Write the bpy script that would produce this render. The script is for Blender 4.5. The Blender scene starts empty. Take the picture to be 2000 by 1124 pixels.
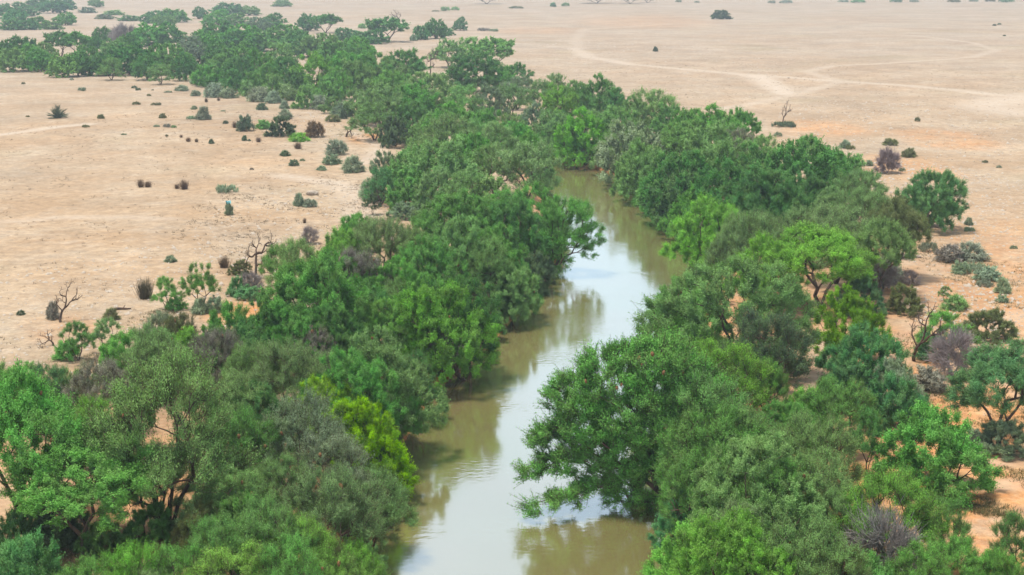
import bpy, math, random
import numpy as np
from mathutils import Vector

# ------------------------------------------------------------------ camera, sky, sun, exposure
SC = bpy.context.scene
COL = SC.collection
CAM_H = 24.0
FPX = 2800.0                      # focal length in photo pixels (2000 wide)
PITCH = math.atan(622.0 / FPX)    # true horizon lies 60 px above the frame
cam_d = bpy.data.cameras.new('camera')
cam_d.lens = 36.0 * FPX / 2000.0
cam_d.sensor_width = 36.0
cam_d.clip_start = 0.5
cam_d.clip_end = 20000
cam = bpy.data.objects.new('camera', cam_d)
COL.objects.link(cam)
cam.location = (0, 0, CAM_H)
cam.rotation_euler = (math.pi / 2 - PITCH, 0, 0)
SC.camera = cam

SUN_EL, SUN_AZ = math.radians(74), math.radians(-85)   # azimuth from +Y (view direction), negative = left
SUN_STRENGTH, SKY_STRENGTH, EXPOSURE = 3.0, 0.075, 0.80
world = bpy.data.worlds.new('World')
SC.world = world
world.use_nodes = True
wn, wl = world.node_tree.nodes, world.node_tree.links
wn.clear()
wo = wn.new('ShaderNodeOutputWorld'); bg = wn.new('ShaderNodeBackground')
sky = wn.new('ShaderNodeTexSky'); sky.sky_type = 'NISHITA'; sky.sun_disc = False
sky.sun_elevation = SUN_EL; sky.sun_rotation = SUN_AZ
sky.dust_density = 2.5; sky.air_density = 1.0
tc = wn.new('ShaderNodeTexCoord'); mp = wn.new('ShaderNodeMapping')
mp.inputs['Scale'].default_value = (1.0, 1.0, 3.0)
cn = wn.new('ShaderNodeTexNoise'); cn.inputs['Scale'].default_value = 2.2; cn.inputs['Detail'].default_value = 7
cr = wn.new('ShaderNodeMapRange'); cr.inputs['From Min'].default_value = 0.30; cr.inputs['From Max'].default_value = 0.62
cr.inputs['To Min'].default_value = 0.45; cr.inputs['To Max'].default_value = 0.95
mx = wn.new('ShaderNodeMix'); mx.data_type = 'RGBA'
sz_ = wn.new('ShaderNodeSeparateXYZ'); wl.new(tc.outputs['Generated'], sz_.inputs[0])   # thin cloud, brighter low down
hz_ = wn.new('ShaderNodeMapRange'); hz_.inputs['From Min'].default_value = 0.0; hz_.inputs['From Max'].default_value = 0.75
wl.new(sz_.outputs['Z'], hz_.inputs['Value'])
cb_ = wn.new('ShaderNodeMix'); cb_.data_type = 'RGBA'; cb_.inputs['A'].default_value = (9.0, 11.6, 13.9, 1); cb_.inputs['B'].default_value = (6.2, 6.8, 7.4, 1)
wl.new(hz_.outputs[0], cb_.inputs['Factor']); wl.new(cb_.outputs['Result'], mx.inputs['B'])
wl.new(tc.outputs['Generated'], mp.inputs['Vector']); wl.new(mp.outputs[0], cn.inputs['Vector'])
wl.new(cn.outputs['Fac'], cr.inputs['Value']); wl.new(cr.outputs[0], mx.inputs['Factor'])
wl.new(sky.outputs[0], mx.inputs['A']); wl.new(mx.outputs['Result'], bg.inputs['Color'])
bg.inputs['Strength'].default_value = SKY_STRENGTH
wl.new(bg.outputs[0], wo.inputs['Surface'])

sun_d = bpy.data.lights.new('sun', 'SUN'); sun_d.energy = SUN_STRENGTH; sun_d.angle = math.radians(11)
sun_d.color = (1.0, 0.95, 0.87)
sun = bpy.data.objects.new('sun', sun_d); COL.objects.link(sun)
sdir = Vector((math.sin(SUN_AZ) * math.cos(SUN_EL), math.cos(SUN_AZ) * math.cos(SUN_EL), math.sin(SUN_EL)))
sun.rotation_euler = sdir.to_track_quat('Z', 'Y').to_euler()

SC.view_settings.view_transform = 'Standard'
SC.view_settings.look = 'None'
SC.view_settings.exposure = EXPOSURE
SC.view_settings.gamma = 1.0
SC.render.engine = 'CYCLES'
SC.cycles.max_bounces = 6
SC.cycles.diffuse_bounces = 3
SC.cycles.glossy_bounces = 2
SC.cycles.transmission_bounces = 3
SC.cycles.volume_bounces = 0
SC.cycles.transparent_max_bounces = 6
SC.cycles.pixel_filter_type = 'BLACKMAN_HARRIS'
SC.cycles.filter_width = 1.55

# ------------------------------------------------------------------ geometry of the place
CP, SP = math.cos(PITCH), math.sin(PITCH)

def ray(x, y):
    u = (x - 1000.0) / FPX; v = (562.0 - y) / FPX
    return np.array([u, CP + v * SP, -SP + v * CP])

def on_level(x, y, z):
    d = ray(x, y); t = (z - CAM_H) / d[2]
    return np.array([d[0] * t, d[1] * t, z])

def at_dist(x, y, Y):
    d = ray(x, y); t = Y / d[1]
    return np.array([d[0] * t, Y, CAM_H + d[2] * t])

def to_px(p):
    x, y, z = p[0], p[1], p[2] - CAM_H
    f = y * CP - z * SP; up = y * SP + z * CP
    return 1000 + FPX * x / f, 562 - FPX * up / f

def px_per_m(Y):
    return FPX / (Y * CP + CAM_H * SP)

# river edges read at water level (left, right), near to far
EDGES = [(1700, 700, 1330), (1400, 715, 1300), (1124, 762, 1290), (1000, 780, 1300), (900, 800, 1325), (840, 835, 1320), (780, 872, 1300), (735, 915, 1292),
         (700, 965, 1292), (640, 1015, 1302), (600, 1045, 1315), (550, 1085, 1335), (500, 1112, 1352), (450, 1112, 1305), (400, 1085, 1245),
         (350, 1068, 1205), (338, 1066, 1180), (326, 1058, 1112), (310, 1030, 1098), (296, 980, 1060), (286, 900, 985)]
RC = []
for y, l, r in EDGES:
    a, b = on_level(l, y, 0), on_level(r, y, 0)
    RC.append((a[0], b[0], a[1]))
RC = np.array(RC)
mid = (RC[:, 0] + RC[:, 1]) / 2
half = (RC[:, 1] - RC[:, 0]) / 2
half[-3:] *= (0.75, 0.45, 0.15)
cl = np.stack([mid, RC[:, 2]], 1)
# dense centreline
dens = []
for i in range(len(cl) - 1):
    n = max(2, int(np.linalg.norm(cl[i + 1] - cl[i]) / 0.8))
    for k in range(n):
        t = k / n
        dens.append((*(cl[i] * (1 - t) + cl[i + 1] * t), half[i] * (1 - t) + half[i + 1] * t))
dens.append((*cl[-1], half[-1]))
dens = np.array(dens)
K = np.ones(7) / 7
sm = dens.copy()
for c in range(3):
    pad = np.concatenate([np.full(3, dens[0, c]), dens[:, c], np.full(3, dens[-1, c])])
    sm[:, c] = np.convolve(pad, K, 'valid')
RIV = sm

def river_d(X, Y):
    """signed distance to the water's edge (negative in the water)"""
    X = np.atleast_1d(X).astype(float); Y = np.atleast_1d(Y).astype(float)
    out = np.full(X.shape, 1e9)
    sel = (Y < 330) & (np.abs(X) < 90)
    xs, ys = X[sel], Y[sel]
    o = np.full(xs.shape, 1e9)
    for i in range(0, len(xs), 20000):
        dx = xs[i:i + 20000, None] - RIV[None, ::2, 0]; dy = ys[i:i + 20000, None] - RIV[None, ::2, 1]
        o[i:i + 20000] = (np.sqrt(dx * dx + dy * dy) - RIV[None, ::2, 2]).min(1)
    out[sel] = o
    return out

rs = np.random.RandomState(5)
WV = [(rs.uniform(-1, 1), rs.uniform(-1, 1), rs.uniform(0, 6.28)) for _ in range(40)]

def waves(X, Y, scale, n0, n):
    o = 0
    for a, b, p in WV[n0:n0 + n]:
        o = o + np.sin((a * X + b * Y) / scale + p)
    return o / n

def sstep(a, b, v):
    t = np.clip((v - a) / (b - a), 0, 1); return t * t * (3 - 2 * t)

PLAIN = 2.0
def ground_z(X, Y, d=None):
    X = np.atleast_1d(X).astype(float); Y = np.atleast_1d(Y).astype(float)
    if d is None: d = river_d(X, Y)
    z = PLAIN + 0.35 * waves(X, Y, 14, 0, 8) + 0.10 * waves(X, Y, 3.2, 8, 10) + 0.05 * waves(X, Y, 0.9, 18, 12)
    z = z + sstep(250, 1500, Y) * 1.6 * waves(X, Y * 2, 90, 30, 6) + sstep(900, 3500, Y) * 4
    prof = sstep(-0.6, 3.2, d)
    return -0.9 * (1 - prof) + z * prof

def gz(x, y):
    return float(ground_z(x, y)[0])

def place(x, ytop, h):
    """where a thing of height h stands whose top shows at (x, ytop)"""
    z = PLAIN
    for _ in range(5):
        p = on_level(x, ytop, z + h)
        z = gz(p[0], p[1])
    return np.array([p[0], p[1], z])

def place_base(x, yb):
    z = PLAIN
    for _ in range(5):
        p = on_level(x, yb, z); z = gz(p[0], p[1])
    return np.array([p[0], p[1], z])

# ------------------------------------------------------------------ materials
def new_mat(name):
    m = bpy.data.materials.new(name); m.use_nodes = True
    nt = m.node_tree; nt.nodes.clear()
    out = nt.nodes.new('ShaderNodeOutputMaterial')
    return m, nt.nodes, nt.links, out

def nnode(N, t, **kw):
    n = N.new(t)
    for k, v in kw.items():
        if k in n.inputs: n.inputs[k].default_value = v
        else: setattr(n, k, v)
    return n

def mixc(N, L, fac, a, b, blend='MIX'):
    m = N.new('ShaderNodeMix'); m.data_type = 'RGBA'; m.blend_type = blend
    for s, v in (('Factor', fac), ('A', a), ('B', b)):
        if hasattr(v, 'is_linked') or hasattr(v, 'links'): L.new(v, m.inputs[s])
        else: m.inputs[s].default_value = v if s == 'Factor' else (*v, 1)[:4]
    return m.outputs['Result']

def maprange(N, L, v, a, b, c=0.0, d=1.0):
    m = N.new('ShaderNodeMapRange'); L.new(v, m.inputs['Value'])
    m.inputs['From Min'].default_value = a; m.inputs['From Max'].default_value = b
    m.inputs['To Min'].default_value = c; m.inputs['To Max'].default_value = d
    return m.outputs[0]

def leaf_material(name, transl=0.22, olive=(0.195, 0.270, 0.10)):
    m, N, L, out = new_mat(name)
    oi = N.new('ShaderNodeObjectInfo'); t = N.new('ShaderNodeTexCoord'); g = N.new('ShaderNodeNewGeometry')
    n1 = nnode(N, 'ShaderNodeTexNoise', Scale=0.75, Detail=3.0); L.new(t.outputs['Object'], n1.inputs['Vector'])
    c = mixc(N, L, maprange(N, L, n1.outputs['Fac'], 0.42, 0.68, 0.0, 0.5), oi.outputs['Color'], olive)
    n2 = nnode(N, 'ShaderNodeTexNoise', Scale=1.7, Detail=2.0); L.new(t.outputs['Object'], n2.inputs['Vector'])
    h2 = N.new('ShaderNodeHueSaturation'); L.new(c, h2.inputs['Color']); L.new(maprange(N, L, n2.outputs['Fac'], 0.35, 0.65, 0.72, 1.38), h2.inputs['Value']); c = h2.outputs[0]
    v = maprange(N, L, g.outputs['Random Per Island'], 0, 1, 0.88, 1.12)
    hv = N.new('ShaderNodeHueSaturation'); L.new(c, hv.inputs['Color']); L.new(v, hv.inputs['Value'])
    hv.inputs['Saturation'].default_value = 1.06
    df = N.new('ShaderNodeBsdfDiffuse'); tr = N.new('ShaderNodeBsdfTranslucent'); ms = N.new('ShaderNodeMixShader')
    L.new(hv.outputs[0], df.inputs['Color'])
    tcol = mixc(N, L, 1.0, hv.outputs[0], (1.05, 1.3, 0.7), 'MULTIPLY'); L.new(tcol, tr.inputs['Color'])
    ms.inputs[0].default_value = transl
    L.new(df.outputs[0], ms.inputs[1]); L.new(tr.outputs[0], ms.inputs[2]); L.new(ms.outputs[0], out.inputs['Surface'])
    return m

def bark_material(name, c1, c2, scale=3.0, usecolor=False):
    m, N, L, out = new_mat(name)
    t = N.new('ShaderNodeTexCoord')
    n1 = nnode(N, 'ShaderNodeTexNoise', Scale=scale, Detail=4.0); L.new(t.outputs['Object'], n1.inputs['Vector'])
    f = maprange(N, L, n1.outputs['Fac'], 0.35, 0.65)
    if usecolor:
        oi = N.new('ShaderNodeObjectInfo')
        c = mixc(N, L, f, oi.outputs['Color'], mixc(N, L, 1.0, oi.outputs['Color'], c2, 'MULTIPLY'))
    else: c = mixc(N, L, f, c1, c2)
    b = N.new('ShaderNodeBsdfPrincipled'); L.new(c, b.inputs['Base Color']); b.inputs['Roughness'].default_value = 0.85
    L.new(b.outputs[0], out.inputs['Surface'])
    return m

M_LEAF = leaf_material('acacia leaves')
M_LEAFG = leaf_material('dusty shrub leaves', 0.15, (0.15, 0.15, 0.12))
M_BARK = bark_material('dark bark', (0.045, 0.030, 0.022), (0.12, 0.065, 0.038))
M_TWIG = bark_material('bare twigs', None, (0.55, 0.5, 0.5), 1.5, True)

# ------------------------------------------------------------------ mesh helpers
def mesh_from(name, V, F, mats, mi=None, smooth=False):
    """V (n,3), F (m,4) or (m,3) or list of both kinds"""
    me = bpy.data.meshes.new(name)
    Fs = F if isinstance(F, list) else [F]
    loops = np.concatenate([f.ravel() for f in Fs]).astype(np.int32)
    tot = np.concatenate([np.full(len(f), f.shape[1]) for f in Fs]).astype(np.int32)
    start = np.concatenate([[0], np.cumsum(tot)[:-1]]).astype(np.int32)
    me.vertices.add(len(V)); me.vertices.foreach_set('co', np.asarray(V, np.float32).ravel())
    me.loops.add(len(loops)); me.loops.foreach_set('vertex_index', loops)
    me.polygons.add(len(tot)); me.polygons.foreach_set('loop_start', start); me.polygons.foreach_set('loop_total', tot)
    for m in mats: me.materials.append(m)
    if mi is not None: me.polygons.foreach_set('material_index', mi.astype(np.int32))
    if smooth: me.polygons.foreach_set('use_smooth', np.ones(len(tot), bool))
    me.update(); me.validate()
    return me

def norm(v):
    return v / (np.linalg.norm(v, axis=-1, keepdims=True) + 1e-9)

def tubes(A, B, RA, RB, k):
    d = norm(B - A)
    ref = np.where(np.abs(d[:, 2:3]) > 0.9, np.array([[1.0, 0, 0]]), np.array([[0, 0, 1.0]]))
    s = norm(np.cross(d, ref)); t = np.cross(d, s)
    n = len(A); V = np.zeros((n, 2, k, 3))
    for i in range(k):
        a = 2 * math.pi * i / k; o = s * math.cos(a) + t * math.sin(a)
        V[:, 0, i] = A + o * RA[:, None]; V[:, 1, i] = B + o * RB[:, None]
    base = (np.arange(n) * 2 * k)[:, None]
    F = [np.stack([base[:, 0] + i, base[:, 0] + (i + 1) % k, base[:, 0] + k + (i + 1) % k, base[:, 0] + k + i], 1) for i in range(k)]
    return V.reshape(-1, 3), np.concatenate(F)

def merge(parts):
    Vs, Fs, off = [], [], 0
    for V, F in parts:
        if len(V) == 0: continue
        Vs.append(V); Fs.append(F + off); off += len(V)
    return np.concatenate(Vs), np.concatenate(Fs)

# ------------------------------------------------------------------ tree generator
def grow(seed, lobes, base=(0, 0, 0), stems=2, fork=0.9, spread=0.35, base_r=0.16, cd=1.0, cr=0.62,
         twigs=18, lpt=15, leaf=0.13, up=0.35, low=-0.45, leafy=1.0, twiglines=0.25, tw_r=0.006, gap=0.0, zmin=0.12):
    """lobes (n,6): centres and radii.  cd = clumps per square metre of lobe surface.  returns (wood, leaves)"""
    R = np.random.RandomState(seed)
    lobes = np.array(lobes, float); base = np.array(base, float)
    C = []; O = []
    for q, (cx, cy, cz, rx, ry, rz) in enumerate(lobes):
        area = 4 * math.pi * ((rx * ry) ** 1.6 / 3 + (rx * rz) ** 1.6 / 3 + (ry * rz) ** 1.6 / 3) ** (1 / 1.6)
        n = max(3, int(area * cd))
        d = norm(R.normal(size=(n * 3, 3))); d = d[d[:, 2] > low][:n]
        rad = R.uniform(0.72, 1.05, (len(d), 1))
        p = np.array([cx, cy, cz]) + d * rad * np.array([rx, ry, rz])
        keep = np.ones(len(p), bool)
        for j, (ax, ay, az, bx, by, bz) in enumerate(lobes):
            if j == q: continue
            nd = np.sqrt((((p - [ax, ay, az]) / [bx, by, bz]) ** 2).sum(1))
            keep &= ~((nd < 0.72) & (R.rand(len(p)) < 0.95))
        keep &= R.rand(len(p)) > gap
        C.append(p[keep]); O.append(d[keep])
    C = np.concatenate(C); O = np.concatenate(O)
    ok = C[:, 2] > base[2] + zmin
    C, O = C[ok], O[ok]
    # skeleton
    P = [base]; par = [-1]; pl = [0.0]
    cen = lobes[:, :3].mean(0)
    for s in range(stems):
        a = 2 * math.pi * (s + R.rand() * 0.7) / stems
        tgt = base + np.array([math.cos(a) * spread, math.sin(a) * spread, 1.0]) * fork * R.uniform(0.8, 1.3)
        tgt[:2] += (cen - base)[:2] * 0.25
        prev = 0
        for k in range(1, 4):
            q = base + (tgt - base) * k / 3 + R.normal(size=3) * 0.035 * fork
            P.append(q); par.append(prev); pl.append(pl[prev] + np.linalg.norm(q - P[prev])); prev = len(P) - 1
    order = np.argsort(np.linalg.norm(C - base, axis=1))
    Parr = np.zeros((len(P) + len(C) * 5, 3)); plA = np.zeros(len(Parr)); n = len(P)
    Parr[:n] = P; plA[:n] = pl; par = list(par)
    first = 1 if fork > 0.15 else 0
    for i in order:
        c = C[i]
        dd = np.linalg.norm(Parr[first:n] - c, axis=1); cost = dd + 0.42 * plA[first:n] + 0.6 * np.maximum(0, Parr[first:n, 2] - c[2])
        j = int(np.argmin(cost)) + first
        L = np.linalg.norm(c - Parr[j]); m = max(1, min(4, int(L / 0.45)))
        prev = j; a = Parr[j].copy()
        bow = np.array([0, 0, 0.10 * L]) + R.normal(size=3) * 0.07 * L
        for k in range(1, m + 1):
            t = k / m
            q = a + (c - a) * t + bow * math.sin(math.pi * t) * (1 if k < m else 0) + (R.normal(size=3) * 0.03 if k < m else 0)
            Parr[n] = q; par.append(prev); plA[n] = plA[prev] + np.linalg.norm(q - Parr[prev]); prev = n; n += 1
    Parr = Parr[:n]; par = np.array(par)
    cnt = np.zeros(n); haschild = np.zeros(n, bool); haschild[par[1:]] = True
    cnt[~haschild] = 1
    for i in range(n - 1, 0, -1): cnt[par[i]] += cnt[i]
    rad = np.maximum(cnt, 1) ** 0.5; rad = rad / rad[0] * base_r; rad = np.maximum(rad, 0.012)
    A, B = Parr[par[1:]], Parr[1:]
    RA = np.minimum(rad[par[1:]], rad[1:] * 1.35); RA[par[1:] == 0] = rad[1:][par[1:] == 0] * 1.5
    RB = rad[1:]
    thick = RB > base_r * 0.3
    wood = []
    for sel, k in ((thick, 7), (~thick, 3)):
        if sel.any(): wood.append(tubes(A[sel], B[sel], RA[sel], RB[sel], k))
    # twigs
    nc = len(C); n_t = nc * twigs
    out = norm(C - (cen * 0.5 + base * 0.5 + np.array([0, 0, 0.3])))
    D = norm(np.repeat(out * 0.75 + O * 0.25, twigs, 0) * 0.95 + norm(R.normal(size=(n_t, 3))) * 0.72 + np.array([0, 0, up]))
    Lmul = np.where(R.rand(n_t) < 0.2, 1.5, 1.0)
    S = np.repeat(C, twigs, 0) - D * 0.15 * cr + R.normal(size=(n_t, 3)) * 0.20 * cr
    Ln = Lmul * R.uniform(0.45, 1.15, n_t) * cr * np.repeat(R.uniform(0.7, 1.25, nc), twigs)
    if twiglines > 0:
        s = R.rand(n_t) < twiglines
        e = S[s] + D[s] * Ln[s][:, None] * 1.05
        wood.append(tubes(S[s], e, np.full(s.sum(), tw_r * 1.5), np.full(s.sum(), tw_r * 0.6), 3))
    WV_, WF = merge(wood)
    LV = LF = None
    if leafy > 0:
        nl = int(lpt * leafy)
        t = R.rand(n_t, nl) ** 0.8
        pos = S[:, None] + D[:, None] * (t * Ln[:, None])[..., None] + R.normal(size=(n_t, nl, 3)) * 0.045
        pos = pos.reshape(-1, 3); Dr = np.repeat(D, nl, 0); N_ = len(pos)
        a = norm(Dr * 0.7 + R.normal(size=(N_, 3)) * 0.55)
        nn = norm(R.normal(size=(N_, 3)) * 0.36 + np.array([0, 0, 0.35]) + np.repeat(O, twigs * nl, 0) * 0.65 + (pos - np.repeat(C, twigs * nl, 0)) / cr * 0.55)
        b = norm(np.cross(a, nn))
        sz = leaf * R.uniform(0.65, 1.25, (N_, 1))
        V = np.stack([pos - a * sz * 0.5, pos + b * sz * 0.24 + a * sz * 0.05, pos + a * sz * 0.5, pos - b * sz * 0.24 + a * sz * 0.05], 1)
        LV = V.reshape(-1, 3); LF = np.arange(N_ * 4).reshape(-1, 4)
    return (WV_, WF), (LV, LF)

def dome_lobes(R, W, H, z0, n=9, flat=0.75, irregular=0.25, tall=0.0):
    """billows over a dome W wide whose top is at H and whose skirt starts at z0"""
    L = []
    rc = W * 0.5
    zc = z0 + (H - z0) * 0.30
    L.append((0, 0, zc + (H - zc) * 0.25, rc * 0.60, rc * 0.60, (H - zc) * 0.62))
    for i in range(n):
        a = 2 * math.pi * (i + R.uniform(-0.3, 0.3)) / n
        rr = rc * R.uniform(0.52, 0.80)
        el = R.uniform(0.0, 0.45) if i % 2 else R.uniform(0.35, 0.75)
        rl = rc * R.uniform(0.22, 0.38)
        x, y = math.cos(a) * rr * math.cos(el), math.sin(a) * rr * math.cos(el)
        z = zc + (H - zc - rl * flat) * min(1.0, math.sin(el) * 1.3 + R.uniform(-irregular, irregular) * 0.4)
        L.append((x, y, max(z, z0 + rl * flat * 0.8), rl, rl, rl * flat))
    L.append((R.uniform(-.2, .2) * rc, R.uniform(-.2, .2) * rc, H - rc * 0.36 * flat, rc * 0.40, rc * 0.40, rc * 0.36 * flat))
    return L

def mound_lobes(R, W, H, z0, n=9, flat=0.85):
    rc = W * 0.5; Z = lambda f: z0 + (H - z0) * f
    L = [(0, 0, Z(0.42), rc * 0.56, rc * 0.56, (H - z0) * 0.42)]
    for ring, (m, fz, fr) in enumerate(((n, 0.22, 0.68), (n - 2, 0.48, 0.58), (4, 0.76, 0.30))):
        ph = R.uniform(0, 6.28)
        for i in range(m):
            a = ph + 2 * math.pi * (i + R.uniform(-0.35, 0.35)) / m
            rl = rc * R.uniform(0.22, 0.38); rr = rc * fr * R.uniform(0.80, 1.18)
            z = min(Z(fz + R.uniform(-0.13, 0.13)), H - rl * flat)
            L.append((math.cos(a) * rr, math.sin(a) * rr, max(z, rl * flat * 0.8), rl, rl, rl * flat))
    return L

def skirt(R, W, n):
    out = []
    for i in range(n):
        a = 2 * math.pi * (i + R.random()) / n; q = W * 0.5 * R.uniform(.35, .75); r = R.uniform(.8, 1.3)
        out.append((math.cos(a) * q, math.sin(a) * q, r * .6, r, r, r * .75))
    return out

PROTO = {}   # key -> list of (wood mesh, leaf mesh, W, H)

def measure(V):
    w = np.percentile(V[:, 0], 98.5) - np.percentile(V[:, 0], 1.5); h = np.percentile(V[:, 2], 99.3)
    return w, h

def add_proto(key, wood, leaves, leafmat=None, woodmat=None, joined=False):
    (WVx, WF), (LV, LF) = wood, leaves
    w, h = measure(LV if LV is not None else WVx)
    woodmat = woodmat or M_BARK; leafmat = leafmat or M_LEAF
    if joined and LV is not None:
        V = np.concatenate([LV, WVx]); F = np.concatenate([LF, WF + len(LV)])
        mi = np.concatenate([np.zeros(len(LF)), np.ones(len(WF))])
        PROTO.setdefault(key, []).append((None, mesh_from(key, V, F, [leafmat, woodmat], mi), w, h))
    else:
        wm = mesh_from(key + '_wood', WVx, WF, [woodmat])
        lm = mesh_from(key + '_leaves', LV, LF, [leafmat]) if LV is not None else None
        PROTO.setdefault(key, []).append((wm, lm, w, h))

def build_protos():
    for lod, q, ls in (('near', 1.0, 0.075), ('mid', 0.50, 0.132), ('far', 0.22, 0.28)):
        tw = {'near': 28, 'mid': 18, 'far': 10}[lod]; lp = {'near': 26, 'mid': 16, 'far': 10}[lod]
        cdx = {'near': 1.0, 'mid': 0.9, 'far': 0.95}[lod]
        jo = lod == 'far'
        tl = {'near': .3, 'mid': .2, 'far': 0.0}[lod]
        k = {'near': 4, 'mid': 4, 'far': 3}[lod]
        for s in range(k):          # dense rounded thorn trees
            R = random.Random(100 + s)
            lb = mound_lobes(R, 7.0, 5.2, 0.5 if lod == 'near' else 0.15, n=9 + s % 3, flat=0.62)
            add_proto('dome_' + lod, *grow(10 + s, lb, stems=2 + s % 2, fork=1.5, base_r=0.15, cd=(1.35 if lod == 'near' else 1.3) * cdx, cr=0.40 if lod == 'near' else 0.46, low=-0.7, twigs=tw, lpt=lp, leaf=ls, twiglines=tl), joined=jo)
        for s in range(k):          # feathery, vase shaped, branches showing
            R = random.Random(200 + s)
            lb = mound_lobes(R, 6.4, 5.6, 0.9 if lod == 'near' else 0.5, n=8, flat=1.0)
            add_proto('wispy_' + lod, *grow(30 + s, lb, stems=3, fork=1.6, spread=0.5, base_r=0.15, cd=1.0 * cdx, cr=0.62, twigs=tw, lpt=int(lp * 0.8), leaf=ls * 0.88,
                                            up=0.6, low=-0.15, twiglines=tl * 2.2, gap=0.08), joined=jo)
        for s in range(3 if lod == 'near' else 2):      # trees on a clear trunk
            R = random.Random(800 + s)
            lb = dome_lobes(R, 6.0, 5.8, 1.5, n=12, flat=0.9, irregular=0.6)
            add_proto('tall_' + lod, *grow(150 + s, lb, stems=3, fork=1.2, spread=0.5, base_r=0.14, cd=1.5 * cdx, cr=0.52, twigs=tw, lpt=lp, leaf=ls, low=-0.5, twiglines=tl), joined=jo)
        for s in range(3 if lod != 'far' else 2):   # bushes leafed down to the ground
            R = random.Random(300 + s)
            lb = mound_lobes(R, 5.0, 3.2, 0.0, n=8)
            add_proto('bush_' + lod, *grow(50 + s, lb, stems=3, fork=0.5, spread=0.7, base_r=0.10, cd=1.7 * cdx, cr=0.38, twigs=tw, lpt=lp, leaf=ls, low=-0.8, twiglines=tl), joined=jo)
        if lod != 'far':
            for s in range(2):      # sparse small trees, you see through them
                R = random.Random(400 + s)
                lb = mound_lobes(R, 3.0, 3.4, 0.9, n=6)
                add_proto('sparse_' + lod, *grow(70 + s, lb, stems=2 + s, fork=0.9, spread=0.4, base_r=0.06, cd=3.0, cr=0.30, twigs=int(tw * 0.7), lpt=int(lp * .7), leaf=ls * 0.75,
                                                 low=-0.3, twiglines=tl * 1.5, gap=0.15))
            for s in range(2):      # leafless twiggy bushes
                R = random.Random(500 + s)
                lb = mound_lobes(R, 3.6, 2.8, 0.2, n=7)
                add_proto('twiggy_' + lod, *grow(90 + s, lb, stems=4, fork=0.5, spread=0.6, base_r=0.09, cd=2.2, cr=0.6, twigs=26, leafy=0, up=0.15, twiglines=1.0,
                                                 tw_r=0.010 if lod == 'near' else 0.016), woodmat=M_TWIG)
    for s in range(3):              # small desert shrubs
        R = random.Random(600 + s)
        lb = mound_lobes(R, 1.8, 1.1, 0.0, n=6)
        add_proto('shrub', *grow(110 + s, lb, stems=4, fork=0.15, spread=1.2, base_r=0.03, cd=7, cr=0.24, twigs=14, lpt=10, leaf=0.08, low=-0.9, twiglines=0.7), leafmat=M_LEAFG)
    for s in range(2):              # low spreading shrubs
        R = random.Random(650 + s)
        lb = [(R.uniform(-1, 1), R.uniform(-.6, .6), 0.18, R.uniform(.45, .75), .6, R.uniform(.22, .36)) for _ in range(7)]
        add_proto('low', *grow(130 + s, lb, stems=5, fork=0.1, spread=2, base_r=0.025, cd=6, cr=0.22, twigs=12, lpt=8, leaf=0.08, low=-0.2, twiglines=0.7), leafmat=M_LEAFG)
    for s in range(2):              # upright dry tufts of stalks
        R = np.random.RandomState(700 + s)
        n = 420
        S = R.normal(size=(n, 3)) * [0.26, 0.26, 0.0]; D = norm(np.stack([S[:, 0] * 1.1 + R.normal(size=n) * .2, S[:, 1] * 1.1 + R.normal(size=n) * .2, np.ones(n)], 1))
        Ln = R.uniform(0.5, 1.25, n)
        wood = tubes(S, S + D * Ln[:, None], np.full(n, 0.016), np.full(n, 0.008), 3)
        add_proto('tuft', wood, (None, None), woodmat=M_TWIG)
    for s in range(2):              # fan of stiff fronds, palm-like
        R = np.random.RandomState(720 + s); parts = []
        for i in range(34):
            a = R.uniform(0, 6.28); el = R.uniform(0.15, 1.4); L = R.uniform(0.9, 1.4)
            d0 = np.array([math.cos(a) * math.cos(el), math.sin(a) * math.cos(el), math.sin(el)])
            for j in range(6):
                t0, t1 = j / 6, (j + 1) / 6
                f = lambda t: d0 * L * t - np.array([0, 0, 0.35 * L * t * t * math.cos(el)])
                w = 0.07 * (1 - t0 * 0.6)
                A = f(t0)[None]; B = f(t1)[None]
                parts.append(tubes(A, B, np.array([w]), np.array([w * 0.85]), 3))
                for sg in (-1, 1):
                    sd = norm(np.cross(d0, [0, 0, 1]))[None] * sg
                    parts.append(tubes(B, B + sd * 0.28 + d0 * 0.2, np.array([0.02]), np.array([0.006]), 3))
        add_proto('fan', (np.zeros((0, 3)), None) if False else tubes(np.zeros((1, 3)), np.array([[0, 0, .3]]), np.array([.12]), np.array([.1]), 5), merge(parts), leafmat=M_LEAFG)
    for s in range(3):              # dead trees: forked bare limbs
        R = random.Random(740 + s); r2 = np.random.RandomState(740 + s); parts = []
        def limb(p, d, L, r, depth):
            n = 4; q = p
            for i in range(n):
                d2 = norm(d + r2.normal(size=3) * 0.22 + np.array([0, 0, 0.05])); e = q + d2 * L / n
                parts.append(tubes(q[None], e[None], np.array([r * (1 - i / n * 0.35)]), np.array([r * (1 - (i + 1) / n * 0.35)]), 6 if depth < 2 else 4))
                if depth < 4 and i > 0 and R.random() < 0.55:
                    limb(e, norm(d2 + r2.normal(size=3) * 0.8), L * R.uniform(.35, .6), r * 0.45, depth + 1)
                q, d = e, d2
            if depth < 4:
                for _ in range(2): limb(q, norm(d + r2.normal(size=3) * 0.55), L * R.uniform(.55, .8), r * 0.6, depth + 1)
        limb(np.zeros(3), np.array([0.05, 0, 1.0]), 1.3, 0.13, 0)
        add_proto('dead', merge(parts), (None, None))

build_protos()

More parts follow.
